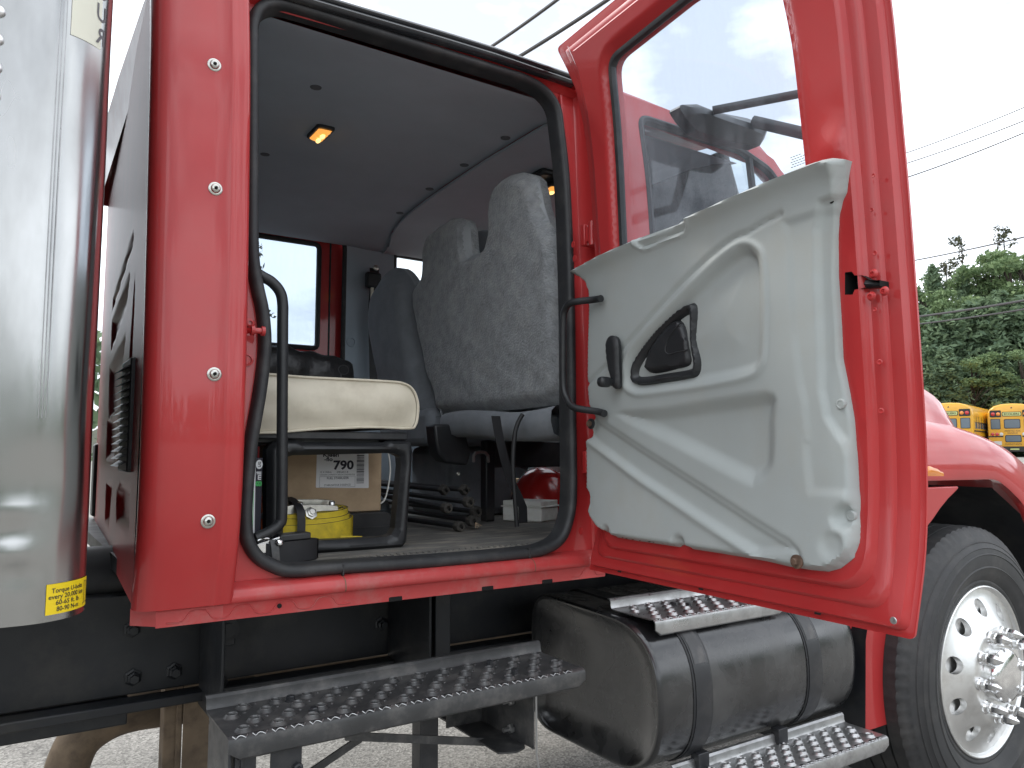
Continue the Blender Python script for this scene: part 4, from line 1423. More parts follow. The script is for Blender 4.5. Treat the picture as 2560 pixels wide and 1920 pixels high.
# window glass with rubber run
mb = MB()
P2, F2, b2 = cdt([(u + (0.004 if u < .4 else -.004), z) for u, z in DWIN], [], .08)
mb.sheet(P2, F2, lambda u, z, i: DP(u, z, .020))
gl = mb.build('window_glass', 'glass_dusty', door, label='dusty streaked window pane of the open door')
mb = MB()
run = [p for p in resample(DWIN, .02) if p[0] < .40 or p[1] > .95]
run = sorted([p for p in run if p[0] < .17 and p[1] < 1.0], key=lambda p: p[1]) + sorted([p for p in run if p[1] >= .99 and p[0] >= .15], key=lambda p: p[0])
mb.sweep([(0, -.013), (.006, -.010), (.012, .001), (.011, .012), (.004, .013), (.0, .012)], lambda i, q, n_: DP(run[i][0] + (q if run[i][1] < .99 else (q if i < len(run) - 1 else 0) * .3), run[i][1] - (q if run[i][1] > .99 else 0), .030 + n_), list(range(len(run))))
mb.build('window_seal', 'rubber', door, smooth=50, fix=False)
# etched safety marks low in the corner of the pane
mb = MB()
for k in range(5):
    u0, z0 = .655 + .003 * (k % 2), .588 - k * .0050
    for j in range(5 - (k == 0)):
        a = u0 + j * .0068
        mb.add([DP(a, z0, .0212), DP(a + .0052, z0 - .0003, .0212), DP(a + .0052, z0 + .0012, .0212), DP(a, z0 + .0015, .0212)], [(0, 1, 2, 3)])
mb.build('etched_marks', 'sticker_grey', gl, smooth=0)

# grey moulded trim panel
P, F, bl = cdt(TRIM, [], .0048)
e_ = seg_dist(P, TRIM, True)
n = .052 + .030 * sstep(e_, 0, .012) + .004 * sstep(e_, .01, .05)
top = [(-0.0266, 0.491), (0.2566, 0.5145), (0.4394, 0.5234), (0.6742, 0.5358), (0.7664, 0.5372), (0.7881, 0.5337)]
dt = seg_dist(P, top)
n += .024 * np.exp(-(dt / .030) ** 2) - .004 * sstep(dt, .02, .10) * (1 - sstep(dt, .10, .25))
# clip slot in the top roll
slot = [(0.256, 0.5144), (0.4283, 0.5186), (0.4262, 0.4983), (0.4124, 0.4874), (0.29, 0.4813), (0.2695, 0.4831), (0.2541, 0.4965)]
ds = sdist(P, slot)
n -= .008 * sstep(ds, -.001, .006)
n += .004 * np.exp(-((ds + .004) / .003) ** 2)
# long diagonal bead
bead = [(0.0111, 0.1727), (0.1016, 0.2167), (0.1645, 0.2513), (0.2421, 0.2958), (0.3674, 0.3688), (0.4787, 0.4218), (0.5458, 0.4437), (0.5807, 0.4456), (0.625, 0.4553), (0.6671, 0.4618)]
db = seg_dist(P, spline(bead, 4))
n -= .007 * np.exp(-(db / .0055) ** 2)
# armrest recess with its rolled rim
rim_ = spline([(0.1982, 0.1436), (0.1725, 0.161), (0.1685, 0.193), (0.19, 0.2341), (0.2405, 0.2735), (0.3654, 0.3425), (0.477, 0.3994), (0.538, 0.4234), (0.5758, 0.4273), (0.6048, 0.4118), (0.6203, 0.3836), (0.6223, 0.3131), (0.6128, 0.2031), (0.5976, 0.1651), (0.5625, 0.1505), (0.4594, 0.1415), (0.352, 0.1374), (0.2405, 0.1352)], 4, True)
di = sdist(P, rim_)
n += .006 * np.exp(-(di / .006) ** 2) - .020 * sstep(di, .006, .03) + .006 * sstep(di, .05, .12)
# lower pocket
pk = [(0.1333, 0.0937), (0.3459, 0.0113), (0.5503, -0.0648), (0.5801, -0.0656), (0.6086, -0.0492), (0.6255, -0.0173), (0.6304, 0.0549), (0.6302, 0.114), (0.5235, 0.116), (0.3119, 0.1023)]
dp = sdist(P, spline(pk, 3, True))
n -= .024 * sstep(dp, -.004, .034)
# two diagonal ribs and the channel between them
l1 = [(0.0421, 0.0914), (0.2264, 0.0092), (0.4206, -0.0719), (0.5818, -0.1388), (0.6661, -0.1709), (0.6868, -0.1855), (0.6979, -0.207)]
l2 = [(0.0095, 0.033), (0.2298, -0.0679), (0.4234, -0.1436), (0.548, -0.1892), (0.5891, -0.2037)]
ch = l1[:5] + [l1[5]] + l2[::-1]
dc = sdist(P, ch)
n -= .013 * sstep(dc, -.002, .016)
n += .007 * np.exp(-(seg_dist(P, l2) / .010) ** 2) - .005 * np.exp(-(seg_dist(P, l1) / .005) ** 2)
# stepped flange down the latch side
c2 = [(0.6682, 0.449), (0.6767, 0.3785), (0.6769, 0.2281), (0.6861, 0.1232), (0.695, 0.086), (0.6979, 0.0209), (0.6931, 0.033), (0.6955, -0.0303), (0.7028, -0.08)]
fl_ = [(0.7531, 0.4633), (0.7367, 0.4165), (0.7324, 0.3297), (0.7307, 0.2209), (0.7285, 0.113), (0.7381, 0.0625), (0.764, 0.0201), (0.7553, 0.0348), (0.7714, 0.0133), (0.7783, -0.0078), (0.7795, -0.0586), (0.778, -0.0883), (0.7627, -0.1011), (0.7507, -0.1168), (0.7578, -0.1372), (0.7783, -0.1442), (0.7819, -0.1642), (0.7764, -0.1849)]
dfl = sdist(P, fl_ + [(.95, fl_[-1][1] - .03), (.95, fl_[0][1] + .03)])
n -= .013 * sstep(dfl, -.003, .009)
dc2 = sdist(P, c2 + [(.95, c2[-1][1]), (.95, c2[0][1])])
n -= .006 * sstep(dc2, -.004, .016)
# screw dimples along the lower edge and at the latch side
for (a, b), r_, dd in zip([(0.1123, -0.2033), (0.3712, -0.2053), (0.7747, -0.1151), (0.7568, -0.1667)], (.016, .018, .016, .022), (.014, .016, .010, .008)):
    n -= dd * np.exp(-(((P[:, 0] - a) ** 2 + (P[:, 1] - b) ** 2) / r_ ** 2) ** 2)
n = .074 + (n - .074) * (1 - .22 * sstep(e_, .012, .05))
mb = MB()
mb.sheet(P, F, lambda u, z, i: DP(u, z, n[i]))
e = bl[0]
mb.wall([DP(P[i][0], P[i][1], n[i]) for i in e], [DP(P[i][0], P[i][1], .040) for i in e])
trim = mb.build('trim_panel', 'trim_grey', door, smooth=50, label='grey moulded plastic trim panel', fix=False)
def trim_n(u, z):
    return float(n[np.argmin((P[:, 0] - u) ** 2 + (P[:, 1] - z) ** 2)])
# grime ring along the bottom edge of the trim
mb = MB()
TP, TN = P.copy(), n.copy()
gr = [(0.0858, -0.2051), (0.1744, -0.2109), (0.2506, -0.2103), (0.3135, -0.208), (0.3589, -0.2089)]
for a, b in zip(gr[:-1], gr[1:]):
    for k in range(3):
        t = (k + random.random()) / 3
        u, z = a[0] + (b[0] - a[0]) * t, a[1] + (b[1] - a[1]) * t
        w_ = .003 + .006 * random.random()
        m_ = trim_n(u, z) + .0006
        mb.add([DP(u - w_, z - .0008, m_), DP(u, z - .0016, m_), DP(u + w_, z - .0004, m_), DP(u + .3 * w_, z + .0010, m_)], [(0, 1, 2, 3)])
mb.build('grime_marks', 'rusty_bolt', trim, smooth=0)
# handle bezel, pull and lever
bz = spline([(0.2018, 0.1634), (0.1903, 0.18), (0.205, 0.2214), (0.2766, 0.2776), (0.3585, 0.3202), (0.4001, 0.3312), (0.4161, 0.3267), (0.4208, 0.3078), (0.4177, 0.2463), (0.4243, 0.1967), (0.4178, 0.1716), (0.3958, 0.1611), (0.309, 0.1581), (0.2357, 0.1567)], 4, True)
P, F, bl = cdt(bz, [], .006)
d = np.maximum(sdist(P, bz), 0)
hn = .066 + .016 * sstep(d, 0, .006) - .026 * sstep(d, .010, .034)
mb = MB()
mb.sheet(P, F, lambda u, z, i: DP(u, z, hn[i]))
mb.wall([DP(P[i][0], P[i][1], hn[i]) for i in bl[0]], [DP(P[i][0], P[i][1], .05) for i in bl[0]])
bezel = mb.build('handle_bezel', 'black_plastic', trim, smooth=50, fix=False)
pl = spline([(0.2431, 0.1921), (0.2381, 0.2122), (0.2637, 0.2484), (0.3069, 0.2842), (0.3473, 0.3027), (0.3662, 0.3013), (0.3834, 0.2816), (0.3954, 0.2461), (0.3982, 0.2094), (0.3934, 0.1917), (0.3542, 0.1848), (0.2757, 0.181)], 4, True)
P, F, bl = cdt(pl, [], .007)
d = np.maximum(sdist(P, pl), 0)
hn = .062 + .018 * sstep(d, 0, .010)
mb = MB()
mb.sheet(P, F, lambda u, z, i: DP(u, z, hn[i]))
mb.wall([DP(P[i][0], P[i][1], hn[i]) for i in bl[0]], [DP(P[i][0], P[i][1], .045) for i in bl[0]])
mb.build('door_pull', 'black_plastic', trim, smooth=50, fix=False)
lv = [(0.3818, 0.2893), (0.3505, 0.2725), (0.3318, 0.2535), (0.3225, 0.2331), (0.3353, 0.2223), (0.3621, 0.2247), (0.3974, 0.2273), (0.3957, 0.2534), (0.39, 0.2751)]
mb = MB()
mb.tube([DP(u, z, .0805) for u, z in spline(lv, 3, True)], .0016, 6, closed=True)
mb.build('door_lever', 'rubber', trim)
# window crank
mb = MB()
ck = [(0.1569, 0.2837), (0.1611, 0.2471), (0.1625, 0.2037), (0.1629, 0.1635)]
out = spline([(0.1572, 0.2874), (0.1383, 0.2831), (0.1305, 0.2651), (0.1319, 0.227), (0.1432, 0.1852), (0.1491, 0.1616), (0.167, 0.1532), (0.1787, 0.1652), (0.1792, 0.2165), (0.1801, 0.2592), (0.1748, 0.2785)], 3, True)
P, F, bl = cdt(out, [], .008)
d = np.maximum(sdist(P, out), 0)
mb.sheet(P, F, lambda u, z, i: DP(u, z, .101 + .008 * float(sstep(d[i], 0, .008))))
mb.wall([DP(P[i][0], P[i][1], .101) for i in bl[0]], [DP(P[i][0], P[i][1], .093) for i in bl[0]])
ou, oz = (0.1459, 0.2644)
mb.lathe([(.020, -.012), (.019, .006)], DP(ou, oz, .093), (DN[0], DN[1], 0), 20)
ku, kz = (0.1569, 0.1699)
mb.lathe([(.009, 0), (.009, .010), (.0125, .013), (.0135, .020), (.0135, .034), (.012, .040), (.007, .043), (0, .044)], DP(ku, kz, .105), (DN[0], DN[1], 0), 20)
mb.build('window_crank', 'black_plastic', trim, smooth=45, fix=False)
# screw covers and rusty bolts
for u, z in [(0.7646, 0.0858), (0.779, -0.1146)]:
    mb = MB()
    nn = trim_n_ = float(TN[np.argmin((TP[:, 0] - u) ** 2 + (TP[:, 1] - z) ** 2)])
    mb.lathe([(.0095, -.003), (.0095, .003), (.0085, .0045), (.006, .0048), (.0055, .0040), (0, .0042)], DP(u, z, nn), (DN[0], DN[1], 0), 20)
    mb.build('screw_cover', 'trim_grey', trim, smooth=45)
for u, z in [(0.6885, -0.2032)]:
    nn = float(TN[np.argmin((TP[:, 0] - u) ** 2 + (TP[:, 1] - z) ** 2)])
    mb = MB()
    mb.lathe([(.0130, -.002), (.0130, .002), (.008, .003)], DP(u, z, nn), (DN[0], DN[1], 0), 20)
    mb.lathe([(.0072, .003), (.0072, .009), (.006, .0105), (0, .0108)], DP(u, z, nn), (DN[0], DN[1], 0), 6)
    mb.build('bolt', 'rusty_bolt', trim, smooth=30)
mb = MB()
(u, z) = (0.7724, 0.4607)
nn = float(TN[np.argmin((TP[:, 0] - u) ** 2 + (TP[:, 1] - z) ** 2)])
mb.lathe([(.0055, 0), (.0050, .0009), (0, .0008)], DP(u, z, nn), (DN[0], DN[1], 0), 14)
mb.build('screw_hole', 'dark_hole', trim)
# grab handle on the hinge side
gh = [(0.0973, 0.3872), (0.0675, 0.3892), (0.0316, 0.3877), (0.0016, 0.3741), (-0.0094, 0.3479), (-0.0165, 0.2652), (-0.0202, 0.1728), (-0.0056, 0.1381), (0.0248, 0.1137), (0.0647, 0.1014), (0.0938, 0.0943)]
mb = MB()
gp = [DP(u + (.02 if i < 2 or i > 8 else 0), z, .10 + (.03 if 1 < i < 9 else 0)) for i, (u, z) in enumerate(gh)]
mb.tube(spline(gp, 5), .0092, 14)
grab = mb.build('grab_handle', 'black_plastic', door, smooth=60, label='black grab handle at the hinge side of the open door')
mb = MB()
(u, z) = (0.0436, 0.0715)
mb.lathe([(.014, 0), (.014, .004), (.010, .005)], DP(u, z, .088), (DN[0], DN[1], 0), 16, 0)
mb.lathe([(.008, .005), (.008, .012), (0, .0125)], DP(u, z, .088), (DN[0], DN[1], 0), 6, 1)
mb.build('bolt', ['black_plastic', 'rusty_bolt'], grab, smooth=30)

# ------------------------------------------------------------------ inside the cab
mb = MB()
XS = list(np.linspace(.335, 1.405, 22))
YSs = [1.762, 1.775, 1.79, 1.84, 1.95, 2.2, 2.42, 2.65, 2.9, 3.15, 3.3, 3.38, 3.44, 3.475, 3.49]
def head_z(x, y):
    e0 = .03 * (1 - float(sstep(y, 1.76, 1.92))) + .06 * float(sstep(y, 3.26, 3.48))
    return 1.052 - e0 + .012 * math.exp(-((x - 1.15) / .10) ** 2) * float(sstep(y, 1.8, 2.0)) * (1 - float(sstep(y, 3.0, 3.3))) - .006 * float(sstep(x, 1.30, 1.36))
def seam_x(y):
    return float(np.interp(y, [1.7, 1.9, 2.3, 2.7, 3.02, 3.29, 3.4], [1.405, 1.399, 1.397, 1.415, 1.443, 1.498, 1.53]))
V = [(x if x < 1.2 else 1.2 + (x - 1.2) * (seam_x(y) - 1.2) / .205, y, head_z(x, y)) for x in XS for y in YSs]
n = len(YSs)
mb.add(V, [(i * n + k, (i + 1) * n + k, (i + 1) * n + k + 1, i * n + k + 1) for i in range(len(XS) - 1) for k in range(n - 1)])
hl = mb.build('headliner', 'headliner', TR, smooth=60)
mb = MB()
V = []
for i, t in enumerate(np.linspace(0, 1, 14)):
    for y in YSs:
        x = seam_x(y) + (2.12 - seam_x(y)) * t
        V.append((x, y, head_z(1.4, y) - .010 - .0 * t + .008 * min(1, t * 5)))
mb.add(V, [(i * n + k, (i + 1) * n + k, (i + 1) * n + k + 1, i * n + k + 1) for i in range(13) for k in range(n - 1)])
mb.build('front_headliner', 'headliner', TR, smooth=60)
mb = MB()
mb.tube([(seam_x(y) + .002, y, head_z(1.4, y) - .009) for y in np.linspace(1.75, 3.4, 20)], .006, 8)
mb.build('headliner_seam', 'headliner', hl)
for x, y in [(0.7112, 2.1057), (0.7321, 2.6978), (1.3671, 2.3826), (1.3808, 2.6837), (1.4152, 3.0335), (1.3596, 2.0938)]:
    mb = MB()
    mb.lathe([(.017, 0), (.016, .002), (.011, .0035), (0, .0028)], (x, y, head_z(min(x, 1.4), y) + .0005), (0, 0, -1), 16)
    mb.build('trim_button', 'button_grey', hl)
# courtesy lamps, both lit
def dome(x, y, z, lab):
    mb = MB()
    out = round_poly([(x - .030, y - .058), (x + .030, y - .062), (x + .030, y + .062), (x - .030, y + .058)], .014, 5)
    mb.prism(out, lambda a, b, c_: (a, b, c_), z + .004, z - .010)
    base = mb.build('courtesy_lamp', 'black_plastic', hl, bevel=.003, label=lab)
    ln = round_poly([(x - .022, y - .050), (x + .023, y - .052), (x + .023, y + .053), (x - .022, y + .050)], .010, 5)
    P, F, bl = cdt(ln, [], .006)
    d = np.maximum(sdist(P, ln), 0)
    mb = MB()
    mb.sheet(P, F, lambda a, b, i: (a, b, z - .0105 - .010 * float(sstep(d[i], 0, .012)) - .0015 * math.sin(b * 260)))
    mb.build('lens', 'lamp_glow', base, smooth=60)
    for k in (-1, 1):
        mb = MB()
        mb.lathe([(.0001, -.012), (.006, -.010), (.0075, 0), (.006, .010), (.0001, .012)], (x, y + k * .020, z - .0235), (0, 1, 0), 10)
        mb.build('bulb', 'lamp_bulb', base)
dome(.830, 2.400, 1.052, 'lit amber courtesy lamp in the rear headliner')
(lx, ly) = (1.7157, 2.3349)
dome(lx, ly, 1.012, 'lit amber courtesy lamp above the front seat')
mb = MB()
mb.box(lx - .10, lx + .09, ly - .10, ly + .16, 1.022, 1.05)
mb.build('overhead_console', 'black_plastic', TR, bevel=.012)

# floor mat and threshold
mb = MB()
mb.box(.335, 2.5, 1.715, 3.48, -.2595, -.250)
fl = mb.build('floor_mat', 'floor_mat', TR)
mb = MB()
for k in range(34):
    x = .66 + k * .0175
    mb.obox((x, 1.735, -.249), (.004, .012, 0), (-.002, .004, 0), (0, 0, .0012))
mb.box(.46, 1.27, 1.705, 1.7145, -.264, -.2515)
mb.build('threshold_ribs', 'floor_mat', fl)

# far side wall with its windows
RW = round_poly([(.62, -.10), (1.345, -.10), (1.345, 1.042), (.62, 1.042)], .07, 6)
FW = round_poly([(1.602, .40), (1.602, 1.036), (2.02, 1.03), (2.14, .97), (2.36, .62), (2.36, .40)], [.04, .05, .08, .1, .1, .04], 5)
P, F, bl = cdt([(.335, -.25), (2.5, -.25), (2.5, 1.06), (.335, 1.06)], [RW, FW], .06)
mb = MB()
mb.sheet(P, F, lambda x, z, i: (x, 3.485, z))
for lp in bl[1:]:
    mb.wall([(P[i][0], 3.485, P[i][1]) for i in lp], [(P[i][0], 3.53, P[i][1]) for i in lp])
fw = mb.build('side_wall_trim', 'inner_wall', TR, smooth=30)
mb = MB()
mb.lathe([(.026, 0), (.024, .004), (.017, .005), (.015, .001), (0, .001)], (*(1.3802, 0.5244)[:1], 3.485, (1.3802, 0.5244)[1]), (0, -1, 0), 20)
mb.build('screw_recess', 'inner_wall', fw)
mb = MB()
for pg in (RW, FW):
    mb.tube([(x, 3.497, z) for x, z in resample(pg, .05)], .014, 8, closed=True)
mb.build('window_seal', 'rubber', fw)
G1 = round_poly([(.70, .487), (1.230, .487), (1.230, .990), (.70, .990)], .025, 4)
G2 = round_poly([(1.625, .42), (1.625, .998), (2.0, .995), (2.10, .95), (2.32, .62), (2.32, .42)], [.02, .02, .05, .08, .1, .02], 4)
P, F, bl = cdt([(.55, -.25), (1.42, -.25), (1.42, 1.08), (.55, 1.08)], [G1], .08)
mb = MB()
mb.sheet(P, F, lambda x, z, i: (x, 3.535, z))
mb.wall([(P[i][0], 3.535, P[i][1]) for i in bl[1]], [(P[i][0], 3.57, P[i][1]) for i in bl[1]])
d1 = mb.build('far_rear_door', 'red_paint', TR, label='red inside of the closed rear door across the cab')
mb = MB()
mb.tube([(x, 3.538, z) for x, z in resample(G1, .06)], .013, 8, closed=True)
mb.tube([(1.285, 3.537, .40), (1.285, 3.537, 1.02)], .006, 6)
mb.build('window_seal', 'rubber', d1)
mb = MB()
mb.add([(.69, 3.552, .48), (1.24, 3.552, .48), (1.24, 3.552, 1.0), (.69, 3.552, 1.0)], [(0, 1, 2, 3)])
mb.build('window_glass', 'glass_film', d1, smooth=0, label='filmed window pane of the far rear door')
P, F, bl = cdt([(1.42, -.25), (2.5, -.25), (2.5, 1.08), (1.42, 1.08)], [G2], .08)
mb = MB()
mb.sheet(P, F, lambda x, z, i: (x, 3.537, z))
mb.wall([(P[i][0], 3.537, P[i][1]) for i in bl[1]], [(P[i][0], 3.57, P[i][1]) for i in bl[1]])
d2 = mb.build('far_front_door', 'red_paint', TR, label='red inside of the closed driver door across the cab')
mb = MB()
mb.tube([(x, 3.54, z) for x, z in resample(G2, .06)], .013, 8, closed=True)
mb.build('window_seal', 'rubber', d2)
mb = MB()
P, F, bl = cdt(G2, [], .1)
mb.sheet(P, F, lambda x, z, i: (x, 3.555, z))
mb.build('window_glass', 'glass_cab', d2, smooth=0)
# inside of the back wall
mb = MB()
mb.add([(.345, 1.74, -.25), (.345, 3.485, -.25), (.345, 3.485, 1.05), (.345, 1.74, 1.05)], [(0, 1, 2, 3)])
mb.build('back_wall_trim', 'inner_wall', TR, smooth=0)
mb = MB()
mb.sweep([(.29, 1.80), (.40, 1.775), (.412, 1.76), (.412, 1.735)], lambda z, x, y: (x, y, z), [-.25, .2, .6, 1.04])
mb.sweep([(1.37, 1.73), (1.385, 1.755), (1.45, 1.77), (1.53, 1.75)], lambda z, x, y: (x, y, z), [-.25, .2, .6, 1.04])
mb.build('pillar_trim', 'inner_wall', TR)

# rear grab handle in the opening
mb = MB()
gp = [(.462, 1.752, .405)] + [(0.4774, 1.745, 0.3943), (0.4972, 1.745, 0.385), (0.5159, 1.745, 0.3654), (0.5233, 1.745, 0.3376), (0.5248, 1.745, 0.2806)] + [(0.5307, 1.745, 0.0056), (0.5337, 1.745, -0.1368), (0.5288, 1.745, -0.1618), (0.5075, 1.745, -0.1787), (0.4776, 1.745, -0.1911)]
mb.tube(spline(gp, 5), .0125, 14)
mb.build('entry_grab_handle', 'black_plastic', TR, smooth=60, label='long black grab handle beside the cream bench')

# cream bench cushion
cu = [(0.5089, 0.1731), (0.5298, 0.1836), (0.6153, 0.1815), (0.832, 0.1823), (0.8834, 0.178), (0.9098, 0.1614), (0.9232, 0.1293), (0.9227, 0.0923), (0.9158, 0.0683), (0.8968, 0.0602), (0.7885, 0.0618), (0.6594, 0.0555), (0.5048, 0.05)]
cu = [(.47, .180)] + cu[1:-1] + [(.46, .0515)]
mb = MB()
cs = spline(cu, 4, True)
cen = np.mean(cs, axis=0)
rings_ = [(1.880, .80), (1.860, .93), (1.852, .972), (1.849, .99), (1.850, 1.0), (1.858, 1.0), (2.4, 1.0), (3.42, 1.0)]
V = []
for y, k in rings_:
    for x, z in cs:
        V.append((cen[0] + (x - cen[0]) * k, y + .004 * math.sin(x * 40) * (k < 1), cen[1] + (z - cen[1]) * k))
n = len(cs)
# dome the end face
mb.add(V, [(i * n + k, (i + 1) * n + k, (i + 1) * n + (k + 1) % n, i * n + (k + 1) % n) for i in range(2, len(rings_) - 1) for k in range(n)])
P, F, bl = cdt([(cen[0] + (x - cen[0]) * .972, cen[1] + (z - cen[1]) * .972) for x, z in cs], [], .012)
d = np.array([max(0, v) for v in sdist(P, [(cen[0] + (x - cen[0]) * .972, cen[1] + (z - cen[1]) * .972) for x, z in cs])])
mb.sheet(P, F, lambda x, z, i: (x, 1.852 - .012 * float(sstep(d[i], 0, .05)) + .0022 * math.sin(x * 38 + z * 60) * float(sstep(d[i], 0, .02)), z))
cush = mb.build('bench_cushion', 'beige_vinyl', TR, smooth=60, label='cream vinyl rear bench cushion')
mb = MB()
mb.tube([(cen[0] + (x - cen[0]) * 1.0, 1.8495, cen[1] + (z - cen[1]) * 1.0) for x, z in cs], .0032, 6, closed=True)
mb.build('piping', 'beige_vinyl', cush)
mb = MB()
mb.box(.44, .90, 1.862, 1.90, .030, .0495)
mb.box(.44, .90, 1.90, 3.40, .020, .0505)
mb.build('bench_rail', 'black_steel', TR, bevel=.003)
# moulded loop frame carrying the bench
lo_ = [(0.5318, 0.0059), (0.5468, 0.0234), (0.5781, 0.0288), (0.6021, 0.029), (0.6205, 0.022), (0.832, 0.0233), (0.8527, 0.0311), (0.8949, 0.0306), (0.9141, 0.023), (0.9182, -0.0021), (0.9041, -0.2364), (0.8893, -0.2531), (0.8615, -0.2545), (0.5619, -0.2509), (0.5443, -0.2439), (0.5373, -0.2245)]
li_ = [(0.5749, -0.0332), (0.5812, -0.0137), (0.595, -0.0098), (0.8625, -0.0046), (0.8837, -0.0128), (0.8863, -0.0363), (0.8709, -0.2008), (0.861, -0.2178), (0.8427, -0.2221), (0.5962, -0.2176), (0.5823, -0.2121), (0.5768, -0.1963)]
P, F, bl = cdt(round_poly(lo_, .008, 3), [round_poly(li_, .008, 3)], .0065)
d = np.minimum(seg_dist(P, lo_, True), seg_dist(P, li_, True))
mb = MB()
mb.sheet(P, F, lambda x, z, i: (x, 1.872 - .018 * float(sstep(d[i], 0, .013)), z))
for lp in bl:
    mb.wall([(P[i][0], 1.872, P[i][1]) for i in lp], [(P[i][0], 1.905, P[i][1]) for i in lp])
mb.build('bench_frame', 'black_plastic', TR, smooth=45, label='black moulded loop frame under the bench', fix=False)
mb = MB()
mb.box(.905, 1.04, 2.35, 2.45, -.25, .03)
mb.box(.30, .92, 3.36, 3.44, -.25, .03)
mb.build('bench_leg', 'black_plastic', TR, bevel=.01)

# front bench back, rear side towards us
def xs(z):
    return 1.36 - .07 * (z - .14)
SBK = [(2.5195, 0.1361), (2.5429, 0.2111), (2.5851, 0.2754), (2.6267, 0.4038), (2.6621, 0.5157), (2.6762, 0.5752), (2.6802, 0.6178), (2.6451, 0.6441), (2.5847, 0.6688), (2.5742, 0.7042), (2.5711, 0.7522), (2.5512, 0.7852), (2.5205, 0.8115), (2.465, 0.8239), (2.4124, 0.8254), (2.3542, 0.8268), (2.2862, 0.8113), (2.2544, 0.7929), (2.2412, 0.7624), (2.2399, 0.7315), (2.2397, 0.6975), (2.235, 0.6687), (2.1707, 0.6683), (2.1289, 0.6811), (2.11, 0.7143), (2.1034, 0.7648), (2.0906, 0.8103), (2.0713, 0.8503), (2.034, 0.8684), (1.9767, 0.8703), (1.9068, 0.859), (1.8606, 0.8383), (1.8326, 0.8134), (1.8191, 0.7694), (1.8126, 0.7263), (1.7951, 0.6806)]
yR = 1.745
SBK = SBK + [(yR, .62), (yR, .30), (yR + .01, .165)] + [(1.8037, 0.1363), (2.123, 0.131)]
P, F, bl = cdt(SBK, [], .010)
d = np.maximum(sdist(P, SBK), 0)
lump = .0025 * np.sin(P[:, 0] * 31 + 3 * np.sin(P[:, 1] * 11)) * np.sin(P[:, 1] * 27 + 1.3)
V1 = [(1.8384, 0.8072), (1.8298, 0.7679), (1.8192, 0.7239), (1.8016, 0.677), (1.7358, 0.659), (1.7457, 0.7013), (1.751, 0.7427), (1.763, 0.7892), (1.8021, 0.8154)]
V2 = [(2.2638, 0.7818), (2.2645, 0.7446), (2.263, 0.6968), (2.2475, 0.6546), (2.2089, 0.6449), (2.1636, 0.6469), (2.1633, 0.7075), (2.1688, 0.745), (2.1812, 0.7779), (2.2517, 0.7992)]
cen_ = np.array([P[list(f)].mean(0) for f in F])
vin = inside(cen_, V1) | inside(cen_, V2)
lump = np.where(inside(P, V1) | inside(P, V2), 0, lump) - .006 * np.exp(-(np.minimum(seg_dist(P, V1[:4]), seg_dist(P, V2[:4])) / .008) ** 2)
mb = MB()
mb.sheet(P, F, lambda y, z, i: (xs(z) - .042 * float(sstep(d[i], -.010, .040)) - lump[i], y, z))
mb.m = [1 if v else 0 for v in vin]
mb.wall([(xs(P[i][1]) - .042 * float(sstep(0, -.010, .040)) - lump[i], P[i][0], P[i][1]) for i in bl[0]], [(xs(P[i][1]) + .10 - .075 * float(sstep(P[i][1], .55, .66)), P[i][0], P[i][1]) for i in bl[0]])
mb.sheet(P, F, lambda y, z, i: (xs(z) + .10 - .075 * float(sstep(z, .55, .66)), y, z))
fs = mb.build('front_bench_back', ['seat_fabric', 'seat_vinyl'], TR, smooth=60, label='grey fabric back of the front bench seat', fix=False)
mb = MB()
a = [(2.7115, 0.6098), (2.7005, 0.5183), (2.6859, 0.459), (2.6209, 0.3573), (2.5564, 0.2533), (2.5569, 0.1804), (2.5649, 0.111)]
b = [(2.6502, 0.5752), (2.6289, 0.4588), (2.5853, 0.3667), (2.5435, 0.271), (2.5078, 0.1902), (2.4771, 0.1291), (2.4526, 0.1058)]
mb.wall([(xs(z) + .03, y, z) for y, z in a], [(xs(z) - .022, y, z) for y, z in b], closed=False)
mb.build('side_bolster', 'seat_vinyl', fs, smooth=60, fix=False)
mb = MB()
mb.tube([(xs(z) - .026, y, z) for y, z in b], .0035, 6)
mb.build('piping', 'seat_vinyl', fs)
# middle headrest in the gap
mb = MB()
mh = [(2.4234, 0.8115), (2.3537, 0.8049), (2.2623, 0.7828), (2.2473, 0.7416), (2.2725, 0.688), (2.4336, 0.7185)]
mb.prism(round_poly(mh, .02, 3), lambda y, z, x: (x, y, z), xs(.7) + .10, xs(.7) + .14)
mb.build('middle_headrest', 'seat_dark', fs, bevel=.008)
# bench cushion of the front seat, from behind
mb = MB()
mb.sweep([(1.30, .128), (1.285, .115), (1.282, .085), (1.292, .050), (1.315, .040), (1.75, .04), (1.80, .13)], lambda y, x, z: (x, y, z + .010 * math.sin(y * 9)), list(np.linspace(1.74, 2.40, 12)), closed=True)
mb.build('front_bench_cushion', 'seat_dark', TR, smooth=60)
